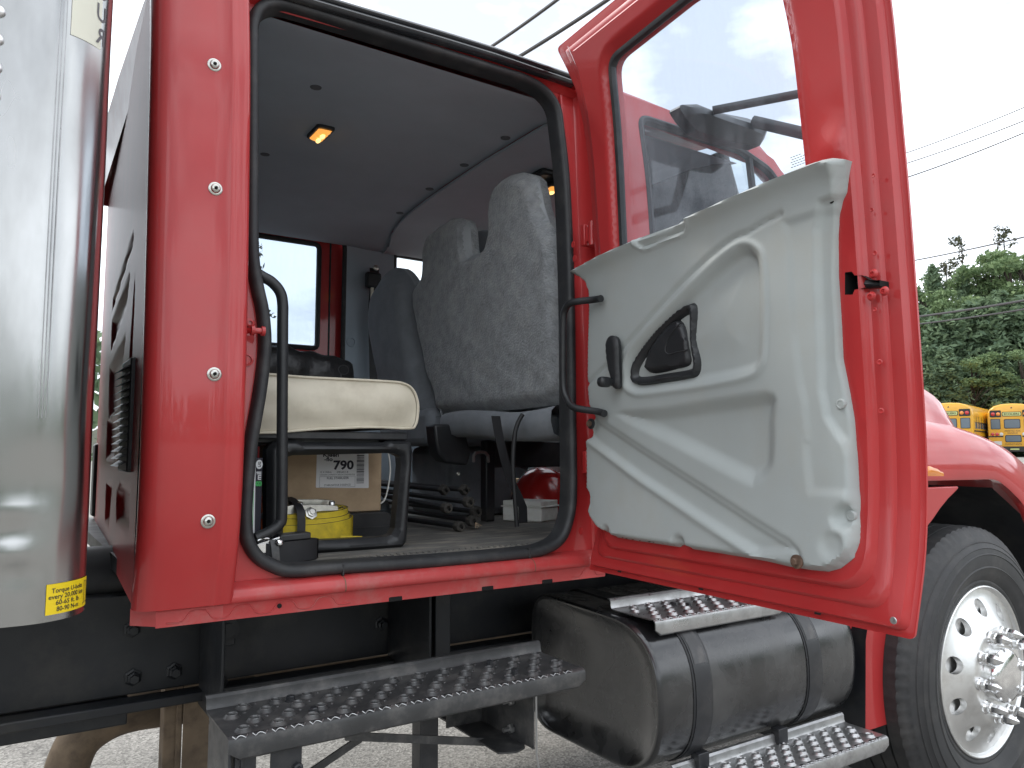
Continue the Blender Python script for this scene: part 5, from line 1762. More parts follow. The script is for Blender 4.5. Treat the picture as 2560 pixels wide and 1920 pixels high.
# driver's seat
DS = [(3.0732, 0.6709), (3.1107, 0.5376), (3.0796, 0.406), (3.0416, 0.2974), (3.0366, 0.1996)] + [(2.56, .10)] + [(2.5978, 0.2454), (2.6303, 0.3728), (2.6784, 0.5563), (2.6676, 0.6249), (2.7072, 0.677), (2.7636, 0.7217), (2.8259, 0.746), (2.8998, 0.7472), (2.9889, 0.7298)]
DS = spline(DS, 3, True)
P, F, bl = cdt(DS, [], .02)
d = np.maximum(sdist(P, DS), 0)
mb = MB()
mb.sheet(P, F, lambda y, z, i: (xs(z) - .06 * float(sstep(d[i], -.02, .09)), y, z))
mb.wall([(xs(P[i][1]) - .06 * float(sstep(0, -.02, .09)), P[i][0], P[i][1]) for i in bl[0]], [(xs(P[i][1]) + (.12 if P[i][1] < .45 else .03), P[i][0], P[i][1]) for i in bl[0]])
drv = mb.build('driver_seat', 'seat_dark', TR, smooth=60, label='dark grey driver seat back beyond the front bench', fix=False)
mb = MB()
mb.box(1.30, 1.75, 2.52, 2.98, .02, .16)
mb.box(1.42, 1.72, 2.58, 2.92, -.25, .02)
mb.build('seat_base', 'seat_dark', drv, bevel=.03)
# seat bases and dark structure under the front bench
mb = MB()
mb.box(1.95, 2.2, 1.76, 2.45, -.25, .05)
mb.box(1.50, 1.95, 2.40, 2.44, -.06, .04)
mb.box(1.45, 1.49, 2.36, 2.40, -.25, .04)
bs = mb.build('bench_pedestal', 'frame_black', TR, bevel=.006)
mb = MB()
pan = [(1.2249, 0.0917), (1.2318, 0.0306), (1.2416, -0.0082), (1.2702, -0.039), (1.3575, -0.0493), (1.3704, -0.0084), (1.3502, 0.0656), (1.3043, 0.0932)]
mb.prism(pan, lambda x, z, y: (x, y, z), 2.33, 2.40)
mb.build('seat_shroud', 'black_plastic', TR, bevel=.008)
mb = MB()
ub = [(1.3633, -0.036), (1.3632, -0.0155), (1.3711, -0.0051), (1.3904, -0.0018), (1.4099, -0.0051), (1.4213, -0.0156), (1.423, -0.0378)]
mb.sweep([(-.006, -.002), (.006, -.002), (.006, .002), (-.006, .002)], lambda i, a, b: (ub[i][0], 2.3 + a, ub[i][1] + b), list(range(7)), closed=True)
mb.tube([(x, 2.3, z) for x, z in ub], .0062, 6)
mb.build('seat_bracket', 'worn_edge', bs)
mb = MB()
(bx_, bz_) = (1.3178, -0.0774)
mb.lathe([(.007, 0), (.007, .005), (.004, .006), (.004, .002), (0, .002)], (bx_, 2.33, bz_), (0, -1, 0), 10)
mb.build('bolt', 'zinc', bs)
# belts hanging below the bench
st = [(1.2011, 0.1027), (1.2094, 0.0681), (1.2191, 0.0333), (1.2387, -0.0271), (1.2583, -0.0831), (1.2893, -0.1305), (1.3078, -0.1662), (1.312, -0.2131)]
mb = MB()
mb.sweep([(-.015, 0), (.015, 0), (.015, .002), (-.015, .002)], lambda i, a, b: (st[i][0] + a, 1.90 + b + .02 * i / 7, st[i][1]), list(range(8)), closed=True)
mb.build('belt_strap', 'black_web', TR, smooth=0, label='black belt webbing hanging under the front bench')
st2 = [(1.2613, 0.107), (1.2445, 0.0812), (1.2348, 0.0512), (1.2293, 0.0054), (1.2279, -0.0401), (1.2306, -0.0856), (1.2347, -0.1377), (1.2415, -0.2146)]
mb = MB()
mb.tube(spline([(x, 1.85, z) for x, z in st2], 4), .0068, 8)
mb.build('cable', 'cable_black', TR, smooth=60, label='black cable hanging under the front bench')
# belt on the far pillar
mb = MB()
fb = [(1.474, 0.8868), (1.4757, 0.7829), (1.4689, 0.6865), (1.4831, 0.3405)]
mb.sweep([(-.024, 0), (.024, 0), (.024, .003), (-.024, .003)], lambda i, a, b: (fb[i][0] + a, 3.44 + b, fb[i][1]), list(range(4)), closed=True)
blt = mb.build('seat_belt', 'black_web', TR, smooth=0, label='black seat belt on the far pillar')
mb = MB()
mb.lathe([(.014, 0), (.014, .012), (.010, .014), (0, .014)], (fb[0][0], 3.43, fb[0][1]), (0, -1, 0), 12)
mb.build('belt_bolt', 'zinc', blt)
mb = MB()
mb.box(fb[0][0] - .045, fb[0][0] + .035, 3.425, 3.46, fb[0][1] - .10, fb[0][1] - .02)
mb.build('belt_guide', 'black_plastic', blt, bevel=.012)
mb = MB()
mb.box(fb[1][0] - .022, fb[1][0] - .008, 3.43, 3.44, fb[1][1] - .06, fb[1][1] + .01)
mb.build('belt_tag', 'sticker_cream', blt)

# ------------------------------------------------------------------ things stowed in the cab
FZ = -.250
# black plastic case and the cardboard carton on it
mb = MB()
cs_ = round_poly([(.62, FZ + .001), (.968, FZ + .001), (.963, -.195), (.935, -.1725), (.62, -.1725)], [.004, .012, .02, .02, .01], 4)
mb.prism(cs_, lambda x, z, y: (x, y, z), 2.062, 2.36)
case = mb.build('plastic_case', 'black_plastic', None, bevel=.006, label='black plastic case on the floor under the fuel stabilizer carton', cat='case')
mb = MB()
mb.box(.66, .955, 2.0595, 2.062, -.216, -.213)
mb.build('lid_seam', 'rubber', case)
BOX = thing('cardboard_carton', (.77, 2.18, -.172), 'cardboard carton with white 790 label under the bench', 'carton')
mb = MB()
mb.box(.632, .925, 2.082, 2.30, -.1715, .0175)
cb = mb.build('carton', 'cardboard', BOX, bevel=.004)
mb = MB()
lx0, lx1, lz0, lz1 = .7285, .8815, -.1022, .012
q = 2.0805
P, F, bl = cdt(round_poly([(lx0, lz0 + .002), (lx1 + .003, lz0 - .003), (lx1, lz1), (lx0 + .001, lz1)], .003, 3), [], .03)
mb.sheet(P, F, lambda x, z, i: (x, q, z))
lab = mb.build('paper_label', 'paper_white', BOX, smooth=0, label='white product label printed with 790')
mb = MB()
fn = lambda a, b: (a, q - .0008, b)
put_text(mb, '790', .034, fn, .7775, -.0500, width=.060, bold=.035)
put_text(mb, 'Kleen', .016, fn, .7470, -.0150, width=.046, bold=.03)
put_text(mb, '-flo', .015, fn, .7510, -.0270, width=.024, bold=.03)
put_text(mb, '12 X 350mL', .0072, fn, .7400, -.0600, width=.033)
put_text(mb, '098-6011-8', .0072, fn, .7880, -.0605, width=.033)
put_text(mb, 'CONSUMER COMMODITY / BIEN DE CONSOMMATION', .0048, fn, .7385, -.0668, width=.103)
put_text(mb, 'FUEL STABILIZER', .0085, fn, .7595, -.0775, width=.064, bold=.01)
put_text(mb, "STABILISATEUR D'ESSENCE", .0075, fn, .7520, -.0965, width=.077)
for (a, b, c_, d_) in ((.7385, .8425, -.0702, -.0696), (.7385, .8425, -.1002, -.0996), (.7385, .7391, -.1002, -.0696), (.8419, .8425, -.1002, -.0696)):
    mb.add([fn(a, c_), fn(b, c_), fn(b, d_), fn(a, d_)], [(0, 1, 2, 3)])
z = -.0905
while z < -.012:
    h_ = random.choice((.0008, .0013, .0021, .0008))
    w_ = .0225
    mb.add([fn(.8465, z), fn(.8465 + w_, z), fn(.8465 + w_, z + h_), fn(.8465, z + h_)], [(0, 1, 2, 3)])
    z += h_ + random.choice((.0008, .0012, .0018))
mb.build('print', 'ink', lab, smooth=0, fix=False)
mb = MB()
mb.tube(spline([(.938, 2.07, .0), (.945, 2.068, -.045), (.941, 2.066, -.09), (.929, 2.065, -.135), (.920, 2.075, -.150)], 5), .0024, 8)
mb.build('white_rope', 'white_plastic', None, label='thin white rope hanging beside the carton', cat='rope')
# grey tarp folded behind the carton
mb = MB()
V = []
for i in range(7):
    for j in range(7):
        a, b = i / 6, j / 6
        V.append((.935 + .13 * a + .01 * math.sin(j * 2.1), 2.22 + .12 * b + .02 * math.sin(i * 1.7 + j), FZ + .01 + .16 * (1 - a) * (1 - .4 * b) + .015 * math.sin(i * 2.3 + j * 1.9)))
mb.add(V, [(i * 7 + j, (i + 1) * 7 + j, (i + 1) * 7 + j + 1, i * 7 + j + 1) for i in range(6) for j in range(6)])
mb.build('grey_tarp', 'inner_wall', None, smooth=60, label='crumpled grey tarp right of the carton', cat='tarp')

# webbing coil standing on edge, with its ratchet
def coil(cx, cy, ax, ay, z0, z1, turns, gap, mats, name, parent, tilt=0., slip=0.):
    mb = MB()
    pts = []
    N = 44
    for k in range(int(N * turns) + 1):
        a = 2 * math.pi * k / N
        sh = gap * k / N + .0012 * math.sin(k * .37)
        pts.append((cx + max(ax - sh, .03) * math.cos(a), cy + max(ay - sh, .008) * math.sin(a), .0015 * math.sin(k * .21)))
    V = []
    for i, p in enumerate(pts):
        a = 2 * math.pi * i / N
        ex, ey = math.cos(a), math.sin(a)
        t = .0020
        if slip:
            p = (p[0], p[1], p[2] - slip * (1 if i < 1.4 * N else .45 if i < 2.3 * N else 0))
        V += [(p[0] + ex * t, p[1] + ey * t, z0), (p[0] + ex * t, p[1] + ey * t, z1 + p[2]), (p[0] - ex * t, p[1] - ey * t, z1 + p[2]), (p[0] - ex * t, p[1] - ey * t, z0)]
    for i in range(len(pts) - 1):
        o = i * 4
        for k, mi in ((0, 0), (1, 1), (2, 0), (3, 1)):
            mb.f.append((o + k, o + 4 + k, o + 4 + (k + 1) % 4, o + (k + 1) % 4))
            mb.m.append(mi)
    mb.v += [(x, y, z + tilt * (y - cy + ay) * (1 if z > z0 else .8)) for x, y, z in V]
    return mb.build(name, mats, parent, smooth=40)
YS_ = thing('ratchet_strap', (.675, 1.985, FZ), 'yellow coiled ratchet strap with metal buckle under the bench', 'ratchet strap')
coil(.672, 1.985, .126, .062, FZ + .002, -.163, 8.5, .0058, ['yellow_web', 'web_edge'], 'webbing', YS_, .24, .024)
def lift(mb, y0=1.923, k=.24, dz=.008):
    mb.v = [(x, y, z + k * (y - y0) + dz) for x, y, z in mb.v]
mb = MB()      # ratchet handle plates
for y in (1.948, 1.998):
    pr = round_poly([(.545, -.166), (.620, -.150), (.705, -.152), (.742, -.156), (.745, -.168), (.700, -.168), (.640, -.172), (.600, -.178), (.545, -.182)], .004, 3)
    mb.prism(pr, lambda x, z, c_: (x, c_, z), y - .0015, y + .0015)
mb.box(.560, .64, 1.948, 1.998, -.1565, -.1545)
mb.box(.575, .69, 1.955, 1.99, -.172, -.169)
lift(mb)
mb.build('ratchet', 'zinc', YS_, bevel=.001)
for x, z in ((.733, -.1535), (.648, -.1535)):
    mb = MB()
    mb.lathe([(.0085, -.004), (.0085, .002), (.0065, .0045), (0, .005)], (x, 1.966, z), (0, 0, 1), 16)
    lift(mb)
    mb.build('rivet', 'wheel_alu', YS_)
mb = MB()
mb.lathe([(.016, 0), (.016, .003), (.011, .004), (.011, .010), (.007, .011), (.007, .015), (0, .015)], (.668, 1.940, -.170), (0, -.8, .6), 6)
lift(mb)
mb.build('axle_nut', 'zinc', YS_, smooth=25)
mb = MB()      # black rubber band round the coil
bb = [(1.918, FZ + .002), (1.9175, -.18), (1.924, -.158), (1.945, -.1495), (2.0, -.1485), (2.035, -.155), (2.052, -.175), (2.054, FZ + .002)]
mb.sweep(bb, lambda t, y, z: (.626 + .021 * t + .004 * (z + .2), y, z), [0, .33, .66, 1])
lift(mb)
mb.build('rubber_band', 'black_web', YS_, smooth=50)
mb = MB()
mb.add([(.735, 1.915, FZ + .004), (.79, 1.905, FZ + .004), (.795, 1.907, FZ + .030), (.74, 1.917, FZ + .034)], [(0, 1, 2, 3)])
mb.build('loose_end', 'yellow_web', YS_, smooth=0)
BS = thing('ratchet_strap', (.545, 1.765, FZ), 'black coiled ratchet strap with chrome buckle on the door sill', 'ratchet strap')
coil(.548, 1.772, .080, .036, FZ + .002, -.203, 6, .004, ['black_web', 'black_web'], 'webbing', BS)
mb = MB()
mb.obox((.565, 1.765, -.1935), (.036, .002, .001), (-.002, .022, 0), (0, 0, .0075))
mb.build('handle_grip', 'black_plastic', BS, bevel=.003)
mb = MB()
mb.obox((.503, 1.762, -.200), (.030, 0, .008), (0, .018, 0), (-.0008, 0, .002))
mb.obox((.492, 1.745, -.214), (.020, 0, .002), (0, .002, 0), (0, 0, .011))
mb.obox((.492, 1.780, -.214), (.020, 0, .002), (0, .002, 0), (0, 0, .011))
mb.tube([(.478, 1.735, -.196), (.490, 1.737, -.191), (.505, 1.738, -.193)], .0035, 8)
mb.lathe([(.009, 0), (.009, .003), (.006, .007), (0, .008)], (.527, 1.736, -.203), (0, -.7, .7), 12)
mb.build('ratchet', 'chrome', BS, bevel=.001)
mb = MB()
mb.sweep([(1.7345, FZ + .003), (1.734, -.212), (1.742, -.196), (1.765, -.192), (1.79, -.198)], lambda t, y, z: (.508 + .017 * t - .10 * (z + .2), y, z), [0, .5, 1])
mb.build('rubber_band', 'step_black', BS, smooth=50)

# box of gloves standing on end beside the bench frame
GB = thing('glove_carton', (.493, 1.88, FZ), 'narrow black and white glove carton marked 8mil L/G', 'carton')
mb = MB()
mb.box(.4815, .5035, 1.80, 1.99, FZ + .001, -.015)
mb.build('carton', 'ink', GB, bevel=.0015)
mb = MB()
yy = 1.7985
mb.add([(.4822, yy, -.21), (.4895, yy, -.205), (.4872, yy, -.018), (.4822, yy, -.018)], [(0, 1, 2, 3)])
c0 = (.4953, -.030)
mb.add([(c0[0] + .0078 * math.cos(a), yy - .0004, c0[1] + .0105 * math.sin(a)) for a in np.linspace(0, 2 * math.pi, 24, endpoint=False)], [tuple(range(24))])
fn = lambda a, b: (.4988 - b, yy - .0004, -.0655 + a)
put_text(mb, 'mil', .0150, lambda a, b: (.5000 - b, yy - .0004, -.0650 + a), 0, .0, width=.0185, bold=.03)
mb.build('white_print', 'paper_white', GB, smooth=0, fix=False)
mb = MB()
put_text(mb, '8', .019, lambda a, b: (.5015 - b, yy - .0006, -.0800 + a), 0, 0, width=.0125, bold=.05)
mb.add([(.4838, yy - .0004, -.19), (.4850, yy - .0004, -.19), (.4848, yy - .0004, -.09), (.4838, yy - .0004, -.09)], [(0, 1, 2, 3)])
mb.build('green_print', 'green', GB, smooth=0, fix=False)
mb = MB()
put_text(mb, 'L/G', .0085, lambda a, b: (.4985 - b, yy - .0010, -.0355 + a), 0, 0, width=.0115, bold=.02)
mb.build('size_mark', 'ink', GB, smooth=0, fix=False)
mb = MB()
mb.box(.545, .563, 1.955, 2.05, FZ + .001, -.112)
mb.build('orange_packet', 'orange_print', None, bevel=.004, label='orange packet behind the entry grab handle', cat='packet')
mb = MB()
mb.box(.54, .60, 1.99, 2.05, FZ + .001, -.135)
mb.build('dark_packet', 'black_plastic', None, bevel=.01, label='dark packet between orange packet and carton', cat='packet')

# black bag lying on the bench
BG = thing('black_bag', (.80, 2.5, .18), 'black nylon bag with metal ring lying on the cream bench', 'bag')
mb = MB()
nu, nv = 36, 18
V = []
for i in range(nu + 1):
    for j in range(nv):
        t = i / nu
        a = 2 * math.pi * j / nv
        sx_ = .585 + .385 * t
        rz = .072 * (1 - abs(2 * t - 1) ** 7) ** .5 + .001
        ry = .13 * (1 - abs(2 * t - 1) ** 7) ** .5 + .001
        ca, sa = math.cos(a), math.sin(a)
        wr = 1 + .055 * math.sin(9 * t * 3 + 2 * a) * math.sin(3 * a + 5 * t) + .035 * math.sin(31 * t + 4 * a)
        yv = 2.47 + ry * wr * math.copysign(abs(ca) ** .6, ca)
        zv = .252 + .012 * math.sin(t * 5 + .5) + rz * wr * math.copysign(abs(sa) ** .7, sa)
        V.append((sx_, yv, max(zv, .1815)))
mb.add(V, [(i * nv + j, i * nv + (j + 1) % nv, (i + 1) * nv + (j + 1) % nv, (i + 1) * nv + j) for i in range(nu) for j in range(nv)])
mb.build('bag_body', 'black_fabric', BG, smooth=60)
mb = MB()
rc = (.895, 2.322, .258)
mb.tube([(rc[0] + .017 * math.cos(a), rc[1], rc[2] + .015 * math.sin(a)) for a in np.linspace(0, 2 * math.pi, 20, endpoint=False)], .0013, 6, closed=True)
mb.tube([(.888, 2.325, .243), (.884, 2.322, .228), (.89, 2.32, .215)], .003, 6)
mb.build('ring', 'black_steel', BG)
mb = MB()
mb.box(.60, .66, 2.30, 2.34, .1815, .205)
mb.build('red_rag', 'red_plastic', None, bevel=.008, label='red rag under the black bag on the bench', cat='rag')

# black poles with rubber feet
POLES = [(((1.156, 2.1, -0.1746)), .0170, (-.03, .75, .030), 'black pole end nearest the bench frame, round dusty rubber foot'),
         (((1.2013, 2.1, -0.2326)), .0170, (-.06, .75, .0), 'lowest black pole on the floor with round rubber foot'),
         (((1.2455, 2.12, -0.1607)), .0175, (-.02, .78, .012), 'upper black pole with round foot beside the metal bracket'),
         (((1.2709, 2.14, -0.2219)), .0185, (-.05, .75, .01), 'black pole with straw caught in its round foot'),
         (((1.3047, 2.25, -0.1291)), .0200, (-.04, .70, .01), 'topmost black pole with square foot'),
         (((1.2549, 2.3, -0.1298)), .0200, (-.05, .65, .008), 'black pole with square foot, farthest left of the bundle'),
         (((1.3501, 2.25, -0.2035)), .0200, (-.04, .70, .0), 'black pole with dusty foot nearest the small carton')]
for k, (p, rr, dv, lb) in enumerate(POLES):
    p = np.array(p); dv = np.array(dv)
    if p[2] - rr < FZ:
        p[2] = FZ + rr + .001
    root = thing('support_pole', (p[0], p[1], p[2] - rr), lb, 'pole', 'black poles lying under the front bench')
    mb = MB()
    e1 = p + dv
    e1[2] = max(e1[2], FZ + .012)
    mb.tube([p + dv * .02, (p + e1) / 2, e1], .0085, 10)
    mb.build('pole', 'cable_black', root)
    mb = MB()
    ax = -dv / np.linalg.norm(dv)
    nseg = 9 if k not in (4, 5) else 4
    mb.lathe([(rr * .8, -.030), (rr * .98, -.024), (rr * 1.0, -.004), (rr * .93, .002), (rr * .35, .002), (rr * .30, -.008), (0, -.008)], p, tuple(ax), nseg)
    mb.build('rubber_foot', 'foot_rubber', root, bevel=.003)
    mb = MB()
    mb.lathe([(rr * .28, .0028), (0, .0028)], p + np.array([.002, 0, -.003]), tuple(ax), 8)
    mb.build('foot_hole', 'dark_hole', root)
mb = MB()
sp_ = np.array((1.2589, 2.11, -0.224))
for dx, dz in ((.008, -.014), (-.006, -.016), (.016, -.010), (.002, -.018)):
    mb.tube([sp_, sp_ + np.array([dx, -.01, dz])], .0007, 4)
mb.build('straw', 'cardboard', None, label='wisp of straw caught in a pole foot', cat='straw')

# small carton, hard hats, white case under the front bench
mb = MB()
q0, q1 = ((1.7374, -0.1232)), ((1.9854, -0.1335))
mb.box(q0[0], q1[0], 2.9, 3.10, FZ + .001, q0[1])
mb.build('small_carton', 'cardboard', None, bevel=.003, label='open cardboard carton under the front bench', cat='carton')
def hat(name, c_, r_, h_, m, lab, tilt):
    mb = MB()
    V = []
    nr, na = 12, 40
    for i in range(nr + 1):
        t = i / nr * math.pi / 2
        for k in range(na):
            a = 2 * math.pi * k / na
            rr = r_ * math.cos(t) ** .85 * (1 + .10 * abs(math.cos(a)))
            zz = h_ * math.sin(t) + (.006 * math.exp(-(math.sin(a) * 5) ** 2) * math.sin(t * 2) + .004 * math.exp(-((abs(math.sin(a)) - .35) * 9) ** 2) * math.sin(t * 2))
            V.append((rr * math.cos(a), rr * math.sin(a), zz))
    F = [(i * na + k, i * na + (k + 1) % na, (i + 1) * na + (k + 1) % na, (i + 1) * na + k) for i in range(nr) for k in range(na)]
    br = [(1.0, .002), (1.10, -.003), (1.12, -.007), (1.08, -.008)]
    o = len(V)
    for q, dz in br:
        for k in range(na):
            a = 2 * math.pi * k / na
            ext = 1 + .22 * max(0, math.cos(a)) ** 2 * (q > 1.05)
            V.append((r_ * q * ext * (1 + .10 * abs(math.cos(a))) * math.cos(a), r_ * q * (1 + .10 * abs(math.cos(a))) * math.sin(a), dz))
    F += [(o + i * na + k, o + i * na + (k + 1) % na, o + (i + 1) * na + (k + 1) % na, o + (i + 1) * na + k) for i in range(3) for k in range(na)]
    M = Matrix.Rotation(R(tilt[0]), 3, 'X') @ Matrix.Rotation(R(tilt[1]), 3, 'Z')
    mb.add([tuple(M @ Vector(v) + Vector(c_)) for v in V], F)
    return mb.build(name, m, None, smooth=50, label=lab, cat='hard hat')
hat('hard_hat', (1.80, 2.50, FZ + .022), .125, .165, 'red_plastic', 'red hard hat behind the white case', (0, 40))
hat('hard_hat', (1.97, 2.66, FZ + .10), .122, .16, 'grey_plastic', 'pale grey hard hat behind the red one', (12, 60))
WC = thing('white_case', (1.62, 2.31, FZ), 'white plastic case on the cab floor under the front bench', 'case')
ca_, cb_, cc_ = np.array((1.5154, 2.3611)), np.array((1.5956, 2.2222)), np.array((1.7107, 2.2706))
e1, e2 = ca_ - cb_, cc_ - cb_
def wc(a, b, z):
    p = cb_ + e1 * a + e2 * b
    return (p[0], p[1], z)
mb = MB()
mb.prism([(.02, .02), (.98, .02), (.98, .98), (.02, .98)], lambda a, b, z: wc(a, b, z), FZ + .001, -.1985)
mb.build('case_body', 'white_plastic', WC, bevel=.006, seg=3)
mb = MB()
mb.prism([(-.01, -.01), (1.01, -.01), (1.01, 1.01), (-.01, 1.01)], lambda a, b, z: wc(a, b, z), -.1995, -.1945)
mb.prism([(.03, .03), (.97, .03), (.97, .97), (.03, .97)], lambda a, b, z: wc(a, b, z), -.1945, -.1765)
mb.build('case_lid', 'white_plastic', WC, bevel=.004, seg=3)

# ------------------------------------------------------------------ school buses beyond the truck
def bus(loc, bearing, lab):
    """rear face at the origin, body running away along the bearing"""
    h = np.array([math.sin(R(bearing)), math.cos(R(bearing))])
    rt = np.array([h[1], -h[0]])
    def T(f, r_, z):                      # forward, right, up
        p = np.array(loc[:2]) + h * f + rt * r_
        return (p[0], p[1], loc[2] + z)
    root = thing('school_bus', loc, lab, 'school bus', 'yellow school buses parked in the lot')
    prof = [(-1.20, .62), (-1.22, .70), (-1.22, 2.30), (-1.19, 2.55), (-1.08, 2.80), (-.85, 2.98), (-.5, 3.08), (0, 3.11), (.5, 3.08), (.85, 2.98), (1.08, 2.80), (1.19, 2.55), (1.22, 2.30), (1.22, .70), (1.20, .62)]
    mb = MB()
    ring = [(0.10, .97), (.02, .99), (0, .985)]
    V = []
    for f, k in ((0, .965), (.05, .99), (.16, 1.0), (9.2, 1.0)):
        V += [T(f, a * k, .62 + (b - .62) * (k if b > 1 else 1)) for a, b in prof]
    n = len(prof)
    mb.add(V, [(i * n + k, (i + 1) * n + k, (i + 1) * n + k + 1, i * n + k + 1) for i in range(3) for k in range(n - 1)] + [tuple(range(n)), tuple(3 * n + k for k in range(n))])
    body = mb.build('body', 'bus_yellow', root, smooth=40)
    def plate(name, r0, r1, z0, z1, m, par, off=.015, rad=.05, f0=0):
        mb = MB()
        pg = round_poly([(r0, z0), (r1, z0), (r1, z1), (r0, z1)], rad, 3)
        mb.prism(pg, lambda a, b, f: T(f, a, b), f0 + .002, f0 - off)
        return mb.build(name, m, par, smooth=0)
    for s in (-1, 1):
        a, b = (-1.03, -.60) if s < 0 else (.60, 1.03)
        wf = plate('window', a - .03, b + .03, 1.62, 2.22, 'bus_black', root, .012)
        plate('pane', a, b, 1.65, 2.19, 'bus_glass', wf, .016, .04)
        wl = plate('warning_panel', (-1.08 if s < 0 else .52), (-.52 if s < 0 else 1.08), 2.32, 2.72, 'bus_black', root, .02)
        for k, m in ((.66, 'amber_lens'), (.92, 'red_lens')):
            if s > 0 or True:
                mb = MB()
                mb.lathe([(.105, 0), (.10, .03), (.06, .045), (0, .05)], T(-.02, s * (k if s > 0 else k), 2.50), (-h[0], -h[1], 0), 16)
                mb.build('warning_lamp', m, wl)
        for k, (rr, m) in enumerate(((.98, 'red_lens'), (.76, 'red_lens'), (.55, 'bus_white'))):
            mb = MB()
            mb.lathe([(.095, 0), (.09, .02), (.05, .03), (0, .032)], T(-.005, s * rr, 1.33), (-h[0], -h[1], 0), 16)
            mb.build('tail_lamp', m, root)
    plate('emergency_door', -.46, .46, .88, 2.28, 'bus_yellow', root, .006, .04)
    wf = plate('window', -.40, .40, 1.65, 2.20, 'bus_black', root, .016, .08)
    plate('pane', -.365, .365, 1.69, 2.165, 'bus_glass', wf, .020, .07)
    wf = plate('window', -.38, .42, .86, 1.28, 'bus_black', root, .016, .09)
    plate('pane', -.34, .38, .90, 1.24, 'bus_glass', wf, .020, .07)
    sg = plate('roof_sign', -.47, .47, 2.36, 2.62, 'bus_black', root, .02, .07)
    plate('sign_face', -.44, .44, 2.39, 2.59, 'sign_lime', sg, .026, .06)
    mb = MB()
    put_text(mb, 'ECOLIERS', .16, lambda a, b: T(-.030, a, b), 0, 2.435, width=.74, center=True, bold=.02)
    mb.build('sign_text', 'bus_black', sg, smooth=0, fix=False)
    mb = MB()
    put_text(mb, 'ARRETEZ AUX', .15, lambda a, b: T(-.010, a, b), 0, 1.47, width=.78, center=True)
    put_text(mb, 'SIGNAUX', .15, lambda a, b: T(-.010, a, b), 0, 1.34, width=.5, center=True)
    put_text(mb, 'CLIGNOTANTS', .13, lambda a, b: T(-.010, a, b), 0, .71, width=.8, center=True)
    mb.build('rear_text', 'bus_black', root, smooth=0, fix=False)
    mb = MB()
    mb.add([T(-.006, -.05, 2.82), T(-.006, .05, 2.82), T(-.006, 0, 2.92)], [(0, 1, 2)])
    mb.build('roof_mark', 'bus_black', root, smooth=0)
    for z in (1.16,):
        for a, b in ((-1.2, -.46), (.46, 1.2)):
            plate('rub_rail', a, b, z, z + .07, 'bus_black', root, .02, .01)
    pl = plate('number_plate', -.95, -.55, .70, .92, 'bus_white', root, .012, .02)
    mb = MB()
    mb.prism(round_poly([(-1.22, .32), (1.22, .32), (1.22, .62), (-1.22, .62)], .03, 2), lambda a, b, f: T(f, a, b), .05, -.16)
    mb.build('bumper', 'bus_black', root, smooth=0)
    plate('bumper_sticker', -.15, .28, .42, .50, 'sign_lime', root, .17, .01)
    # side windows and rails on both flanks
    for s in (-1, 1):
        for k in range(11):
            f0 = .45 + k * .77
            mb = MB()
            A = [T(f0, s * 1.224, 1.62), T(f0 + .66, s * 1.224, 1.62), T(f0 + .66, s * 1.216, 2.32), T(f0, s * 1.216, 2.32)]
            mb.add(A, [(0, 1, 2, 3)])
            wn = mb.build('window', 'bus_glass', root, smooth=0)
            mb = MB()
            mb.obox(T(f0 + .33, s * 1.23, 1.97), tuple(np.array([h[0], h[1], 0]) * .33), tuple(np.array([rt[0], rt[1], 0]) * .006), (0, 0, .018))
            mb.obox(T(f0 + .33, s * 1.23, 1.97), tuple(np.array([h[0], h[1], 0]) * .018), tuple(np.array([rt[0], rt[1], 0]) * .004), (0, 0, .35))
            mb.build('sash', 'bus_black', wn, smooth=0)
        for z in (1.48, 1.15, .80):
            mb = MB()
            mb.obox(T(4.6, s * 1.235, z), tuple(np.array([h[0], h[1], 0]) * 4.5), tuple(np.array([rt[0], rt[1], 0]) * .016), (0, 0, .04))
            mb.build('rub_rail', 'bus_black', root, smooth=0)
        for f in (2.2, 7.8):
            mb = MB()
            mb.lathe([(.16, .02), (.30, .04), (.46, .02), (.50, -.05), (.50, -.24), (.2, -.26)], T(f, s * 1.08, .50), (s * rt[0], s * rt[1], 0), 24)
            mb.build('wheel', 'tyre', root)
    mb = MB()
    mb.obox(T(4.5, 0, .55), tuple(np.array([h[0], h[1], 0]) * 4.3), tuple(np.array([rt[0], rt[1], 0]) * .9), (0, 0, .09))
    mb.build('underframe', 'bus_black', root, smooth=0)
b1 = (48.6759, 21.1525, -0.4065)
b2 = (44.9259, 22.8027, -0.509)
bus((b1[0], b1[1], ground_h(b1[0], b1[1])), 66.0, 'yellow school bus parked nearest the right edge, seen squarely from behind')
bus((b2[0], b2[1], ground_h(b2[0], b2[1])), 74.0, 'yellow school bus half hidden by the red hood, its side windows showing')

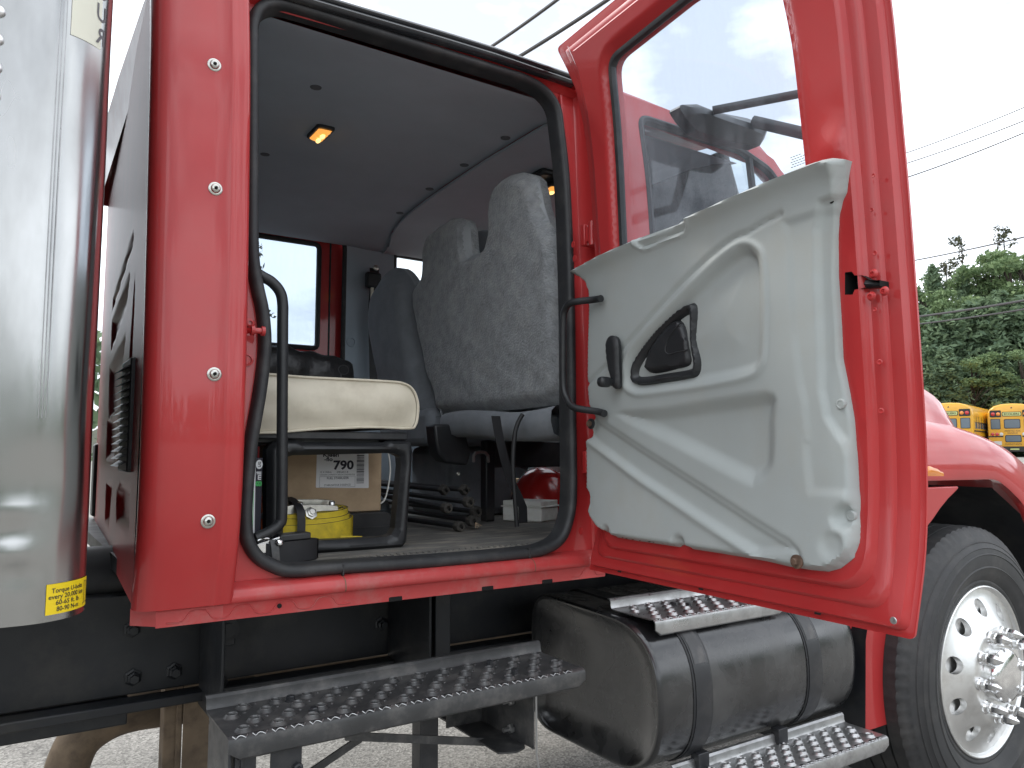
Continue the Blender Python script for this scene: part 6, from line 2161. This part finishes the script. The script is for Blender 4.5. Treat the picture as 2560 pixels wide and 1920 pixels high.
# ------------------------------------------------------------------ trees on the hillside
def leaf_quads(mb, C, size, mi=1, flat=.0, elong=1.):
    C = np.asarray(C, float)
    k = len(C)
    d = rng.normal(size=(k, 3))
    d[:, 2] *= (1 - flat)
    d /= np.linalg.norm(d, axis=1)[:, None]
    e = rng.normal(size=(k, 3))
    e -= (e * d).sum(1)[:, None] * d
    e /= np.linalg.norm(e, axis=1)[:, None]
    s = size * (.6 + .8 * rng.random(k))[:, None]
    V = np.stack([C - d * s * elong, C + e * s * .55, C + d * s * elong, C - e * s * .55], 1).reshape(-1, 3)
    o = len(mb.v)
    mb.v += [tuple(v) for v in V]
    mb.f += [(o + 4 * i, o + 4 * i + 1, o + 4 * i + 2, o + 4 * i + 3) for i in range(k)]
    mb.m += [mi] * k
def tree_meshes(kind, seed):
    """unit tree, 1 m tall, as (trunk, crown) builders"""
    global rng
    rng = np.random.default_rng(seed)
    tr, cr_ = MB(), MB()
    if kind == 'spruce':
        tr.tube([(0, 0, 0), (.003, 0, .5), (0, 0, .97)], [.018, .011, .002], 6)
        z = .06
        while z < .97:
            rad = .24 * (1 - z) ** .8 * (.75 + .45 * rng.random()) + .012
            nb = 7
            for k in range(nb):
                a = 2 * math.pi * (k + rng.random()) / nb
                L_ = rad * (.6 + .55 * rng.random())
                tip = np.array([L_ * math.cos(a), L_ * math.sin(a), -.28 * L_ + .02 * rng.normal()])
                tr.tube([(0, 0, z), tuple(np.array([0, 0, z]) + tip * .9)], [.003, .001], 3)
                m_ = int(10 + 75 * L_ / .25)
                t = rng.random(m_) ** .7
                off = rng.normal(size=(m_, 3)) * np.array([.016, .016, .012])
                leaf_quads(cr_, np.array([0, 0, z]) + t[:, None] * tip + off - np.array([0, 0, .02]) * t[:, None], .0155, 0, .3, 1.5)
            z += .030 + .012 * rng.random()
    elif kind == 'maple':
        tr.tube([(0, 0, 0), (.01, .0, .3), (.0, .01, .62), (.01, 0, .85)], [.022, .017, .010, .003], 7)
        cl = []
        for k in range(34):
            a = rng.random() * 2 * math.pi
            zz = .22 + .72 * rng.random()
            rr = .30 * math.sqrt(max(0, 1 - ((zz - .52) / .50) ** 2)) * (.35 + .65 * rng.random())
            c_ = np.array([rr * math.cos(a), rr * math.sin(a), zz])
            cl.append(c_)
            tr.tube([(0, 0, max(.12, zz - .22)), tuple(c_ * np.array([.5, .5, 1]) - np.array([0, 0, .05])), tuple(c_)], [.006, .004, .001], 4)
        for c_ in cl:
            m_ = 165
            d = rng.normal(size=(m_, 3))
            d /= np.linalg.norm(d, axis=1)[:, None]
            leaf_quads(cr_, c_ + d * (.075 * rng.random(m_)[:, None] ** .4) * np.array([1, 1, .62]), .0125, 0, .25, 1.2)
    else:
        tr.tube([(0, 0, 0), (.006, 0, .5), (0, 0, .98)], [.013, .008, .002], 6)
        for k in range(46):
            z = .30 + .68 * rng.random()
            a = rng.random() * 2 * math.pi
            L_ = (.05 + .16 * (1 - z)) * (.5 + .8 * rng.random())
            tip = np.array([L_ * math.cos(a), L_ * math.sin(a), .25 * L_])
            tr.tube([(0, 0, z), tuple(np.array([0, 0, z]) + tip)], [.003, .001], 3)
            m_ = 22
            t = .3 + .7 * rng.random(m_)
            leaf_quads(cr_, np.array([0, 0, z]) + t[:, None] * tip + rng.normal(size=(m_, 3)) * .012, .010, 0, .2, 1.3)
    return tr, cr_
LIB = {}
def plant(kind, x, y, z0, H, lab, seed=0, width=1., grp='trees on the hillside'):
    key = (kind, seed)
    if key not in LIB:
        tr, cr_ = tree_meshes(kind, 11 + seed * 7 + len(kind))
        objs = []
        for nm, b_, m in (('trunk', tr, 'bark'), ('crown', cr_, {'spruce': 'leaf_spruce', 'maple': 'leaf_maple', 'larch': 'leaf_thin'}[kind])):
            me = bpy.data.meshes.new(kind + '_' + nm)
            me.from_pydata(b_.v, [], b_.f)
            me.materials.append(MATS[m])
            me.update()
            objs.append((nm, me))
        LIB[key] = objs
    nm = {'spruce': 'spruce_tree', 'maple': 'leafy_tree', 'larch': 'sparse_tree'}[kind]
    root = thing(nm, (x, y, z0), lab, 'tree', grp)
    root.rotation_euler = (0, 0, random.random() * 6.28)
    root.scale = (H * width, H * width, H)
    for pn, me in LIB[key]:
        o = bpy.data.objects.new(pn, me)
        COL.objects.link(o)
        o.parent = root
def hill_base(x, y):
    t, s = x * .913 + y * .408, -x * .408 + y * .913
    return hill_h(t, s) if t > 55 else ground_h(x, y)
TREES = [
 ('larch', (67.8199, 32.6243, 18.4581), 0, 1.0, 'tall sparse conifer standing above the ridge, left of two'),
 ('larch', (70.7327, 30.585, 19.5192), 1, 1.0, 'tall sparse conifer above the ridge, right of two'),
 ('larch', (68.8274, 34.5158, 17.0209), 1, 1.1, 'short sparse tree leaning left on the ridge'),
 ('spruce', (65.8515, 34.1607, 16.2319), 0, .8, 'pointed spruce on the ridge next to the door edge'),
 ('spruce', (63.8414, 30.7872, 15.1723), 1, .55, 'narrow dark spruce below the left sparse conifer'),
 ('maple', (64.4524, 34.0697, 14.4525), 0, 1.0, 'leafy tree touching the door edge on the ridge'),
 ('maple', (67.3271, 34.4419, 15.7168), 1, .9, 'leafy tree right of the pointed ridge spruce'),
 ('maple', (61.1774, 30.368, 13.0262), 2, 1.0, 'bright green leafy tree in the middle of the slope'),
 ('maple', (65.6497, 30.8181, 14.9436), 0, .9, 'leafy tree between the two sparse conifers'),
 ('maple', (65.9236, 29.3612, 15.6274), 1, .9, 'tall leafy tree left of the right sparse conifer'),
 ('maple', (65.9638, 28.0343, 16.548), 2, 1.1, 'largest leafy tree at the right of the ridge'),
 ('maple', (68.2347, 27.7292, 16.6026), 0, 1.1, 'leafy tree cut by the right edge of the view'),
 ('spruce', (56.268, 30.2208, 10.9803), 0, 1.0, 'spruce just right of the door edge, half way up'),
 ('spruce', (55.2205, 28.6377, 9.7299), 1, 1.1, 'broad spruce above the hood'),
 ('maple', (57.8295, 30.3283, 11.5784), 2, .9, 'yellow green leafy tree above the broad spruce'),
 ('spruce', (56.1535, 27.9496, 10.4028), 0, 1.1, 'dark spruce behind the half hidden bus'),
 ('spruce', (58.2111, 27.71, 11.1791), 1, 1.1, 'dark spruce behind the gap of the two buses'),
 ('spruce', (58.1232, 26.5551, 11.2678), 0, 1.2, 'broad dark spruce left of the right bus roof'),
 ('spruce', (59.9756, 26.46, 11.962), 1, 1.1, 'tall dark spruce behind the right bus'),
 ('spruce', (59.8979, 25.3905, 11.1717), 0, 1.2, 'broad dark spruce behind the right bus sign'),
 ('spruce', (60.7644, 24.7767, 11.5562), 1, 1.2, 'dark spruce at the right edge of the view'),
 ('spruce', (51.8171, 26.3458, 7.1506), 1, 1.2, 'low dark conifer directly behind the half hidden bus'),
 ('maple', (53.2605, 25.4466, 6.6158), 0, 1.2, 'low leafy tree between the two bus roofs'),
 ('spruce', (54.6479, 24.4629, 7.2397), 1, 1.2, 'low dark conifer left behind the right bus roof'),
 ('maple', (56.0037, 23.5935, 6.9723), 1, 1.2, 'low leafy tree right behind the right bus roof'),
 ('spruce', (50.7497, 27.1646, 6.0811), 1, 1.1, 'low dark conifer behind the hood'),
]
for kind, p, seed, wd, lb in TREES:
    z0 = hill_base(p[0], p[1]) - .2
    plant(kind, p[0], p[1], z0, p[2] - z0, lb, seed, wd)
# the wood goes on around the lot, out of view: one far-off mass
mb = MB()
for k in range(120):
    a = R(92 + 330 * (k + .5 * random.random()) / 120)
    d_ = 62 + 16 * random.random()
    H_ = 7 + 5 * random.random()
    m_ = 130
    c_ = np.array([d_ * math.sin(a), d_ * math.cos(a), GZ])
    q_ = rng.random((m_, 3))
    h_ = q_[:, 0] ** 1.2
    r2 = (1 - h_) * 2.6 + .5
    pts = c_ + np.stack([r2 * np.cos(q_[:, 1] * 6.283), r2 * np.sin(q_[:, 1] * 6.283), h_ * H_], 1)
    leaf_quads(mb, pts, .9, 0, .2, 1.2)
mb.build('far_wood', 'leaf_spruce', None, smooth=0, kind='stuff', fix=False, label='far belt of trees around the lot behind the photographer', cat='wood')
(tx, ty, tz) = (6.7106, 26.1103, 7.1149)
plant('larch', tx, ty, ground_h(tx, ty), tz - ground_h(tx, ty), 'sparse tree seen through the far rear window', 0, .7, None)

# ------------------------------------------------------------------ overhead wires
def wire(a, b, r_, lab, sag=.3, ext=1.6):
    a, b = np.array(a), np.array(b)
    d = b - a
    pts = []
    for t in np.linspace(-ext, 1 + ext, 26):
        p = a + d * t
        p[2] += sag * (t - .5) ** 2 * .4 - sag * .1
        pts.append(tuple(p))
    mb = MB()
    mb.tube(pts, r_, 6)
    mb.build('overhead_wire', 'wire_grey', None, label=lab, cat='wire', group='overhead wires')
wire(*[(10.1558, 16.2515, 10.5054), (10.3422, 13.719, 10.5206)], .042, 'thick overhead cable above the cab roof, left of two', .2, 1.2)
wire(*[(10.8191, 15.8361, 10.2806), (11.3246, 13.0688, 10.5206)], .050, 'thick overhead cable above the cab roof, touching the door corner', .2, 1.2)
wire(*[(39.3783, 21.0444, 9.9424), (37.254, 15.2813, 9.4315)], .030, 'thin wire crossing the tops of the sparse conifers')
wire(*[(39.6371, 21.1811, 7.0064), (37.3889, 15.485, 6.6388)], .055, 'thick dark cable crossing the middle of the trees')
wire(*[(39.6849, 21.1898, 6.6219), (37.4075, 15.5132, 6.2525)], .040, 'thinner cable just below the thick one before the trees')
wire(*[(44.4498, 24.0817, 17.8401), (43.4884, 21.1386, 17.5363)], .030, 'faint wire high in the sky right of the door, topmost', .1, 2)
wire(*[(44.5273, 24.0943, 17.2308), (43.5195, 21.1856, 16.8915)], .032, 'faint wire high in the sky right of the door, middle', .1, 2)
wire(*[(44.6624, 24.0894, 16.4261), (43.5558, 21.2405, 16.1393)], .036, 'faint wire high in the sky right of the door, lowest', .1, 2)
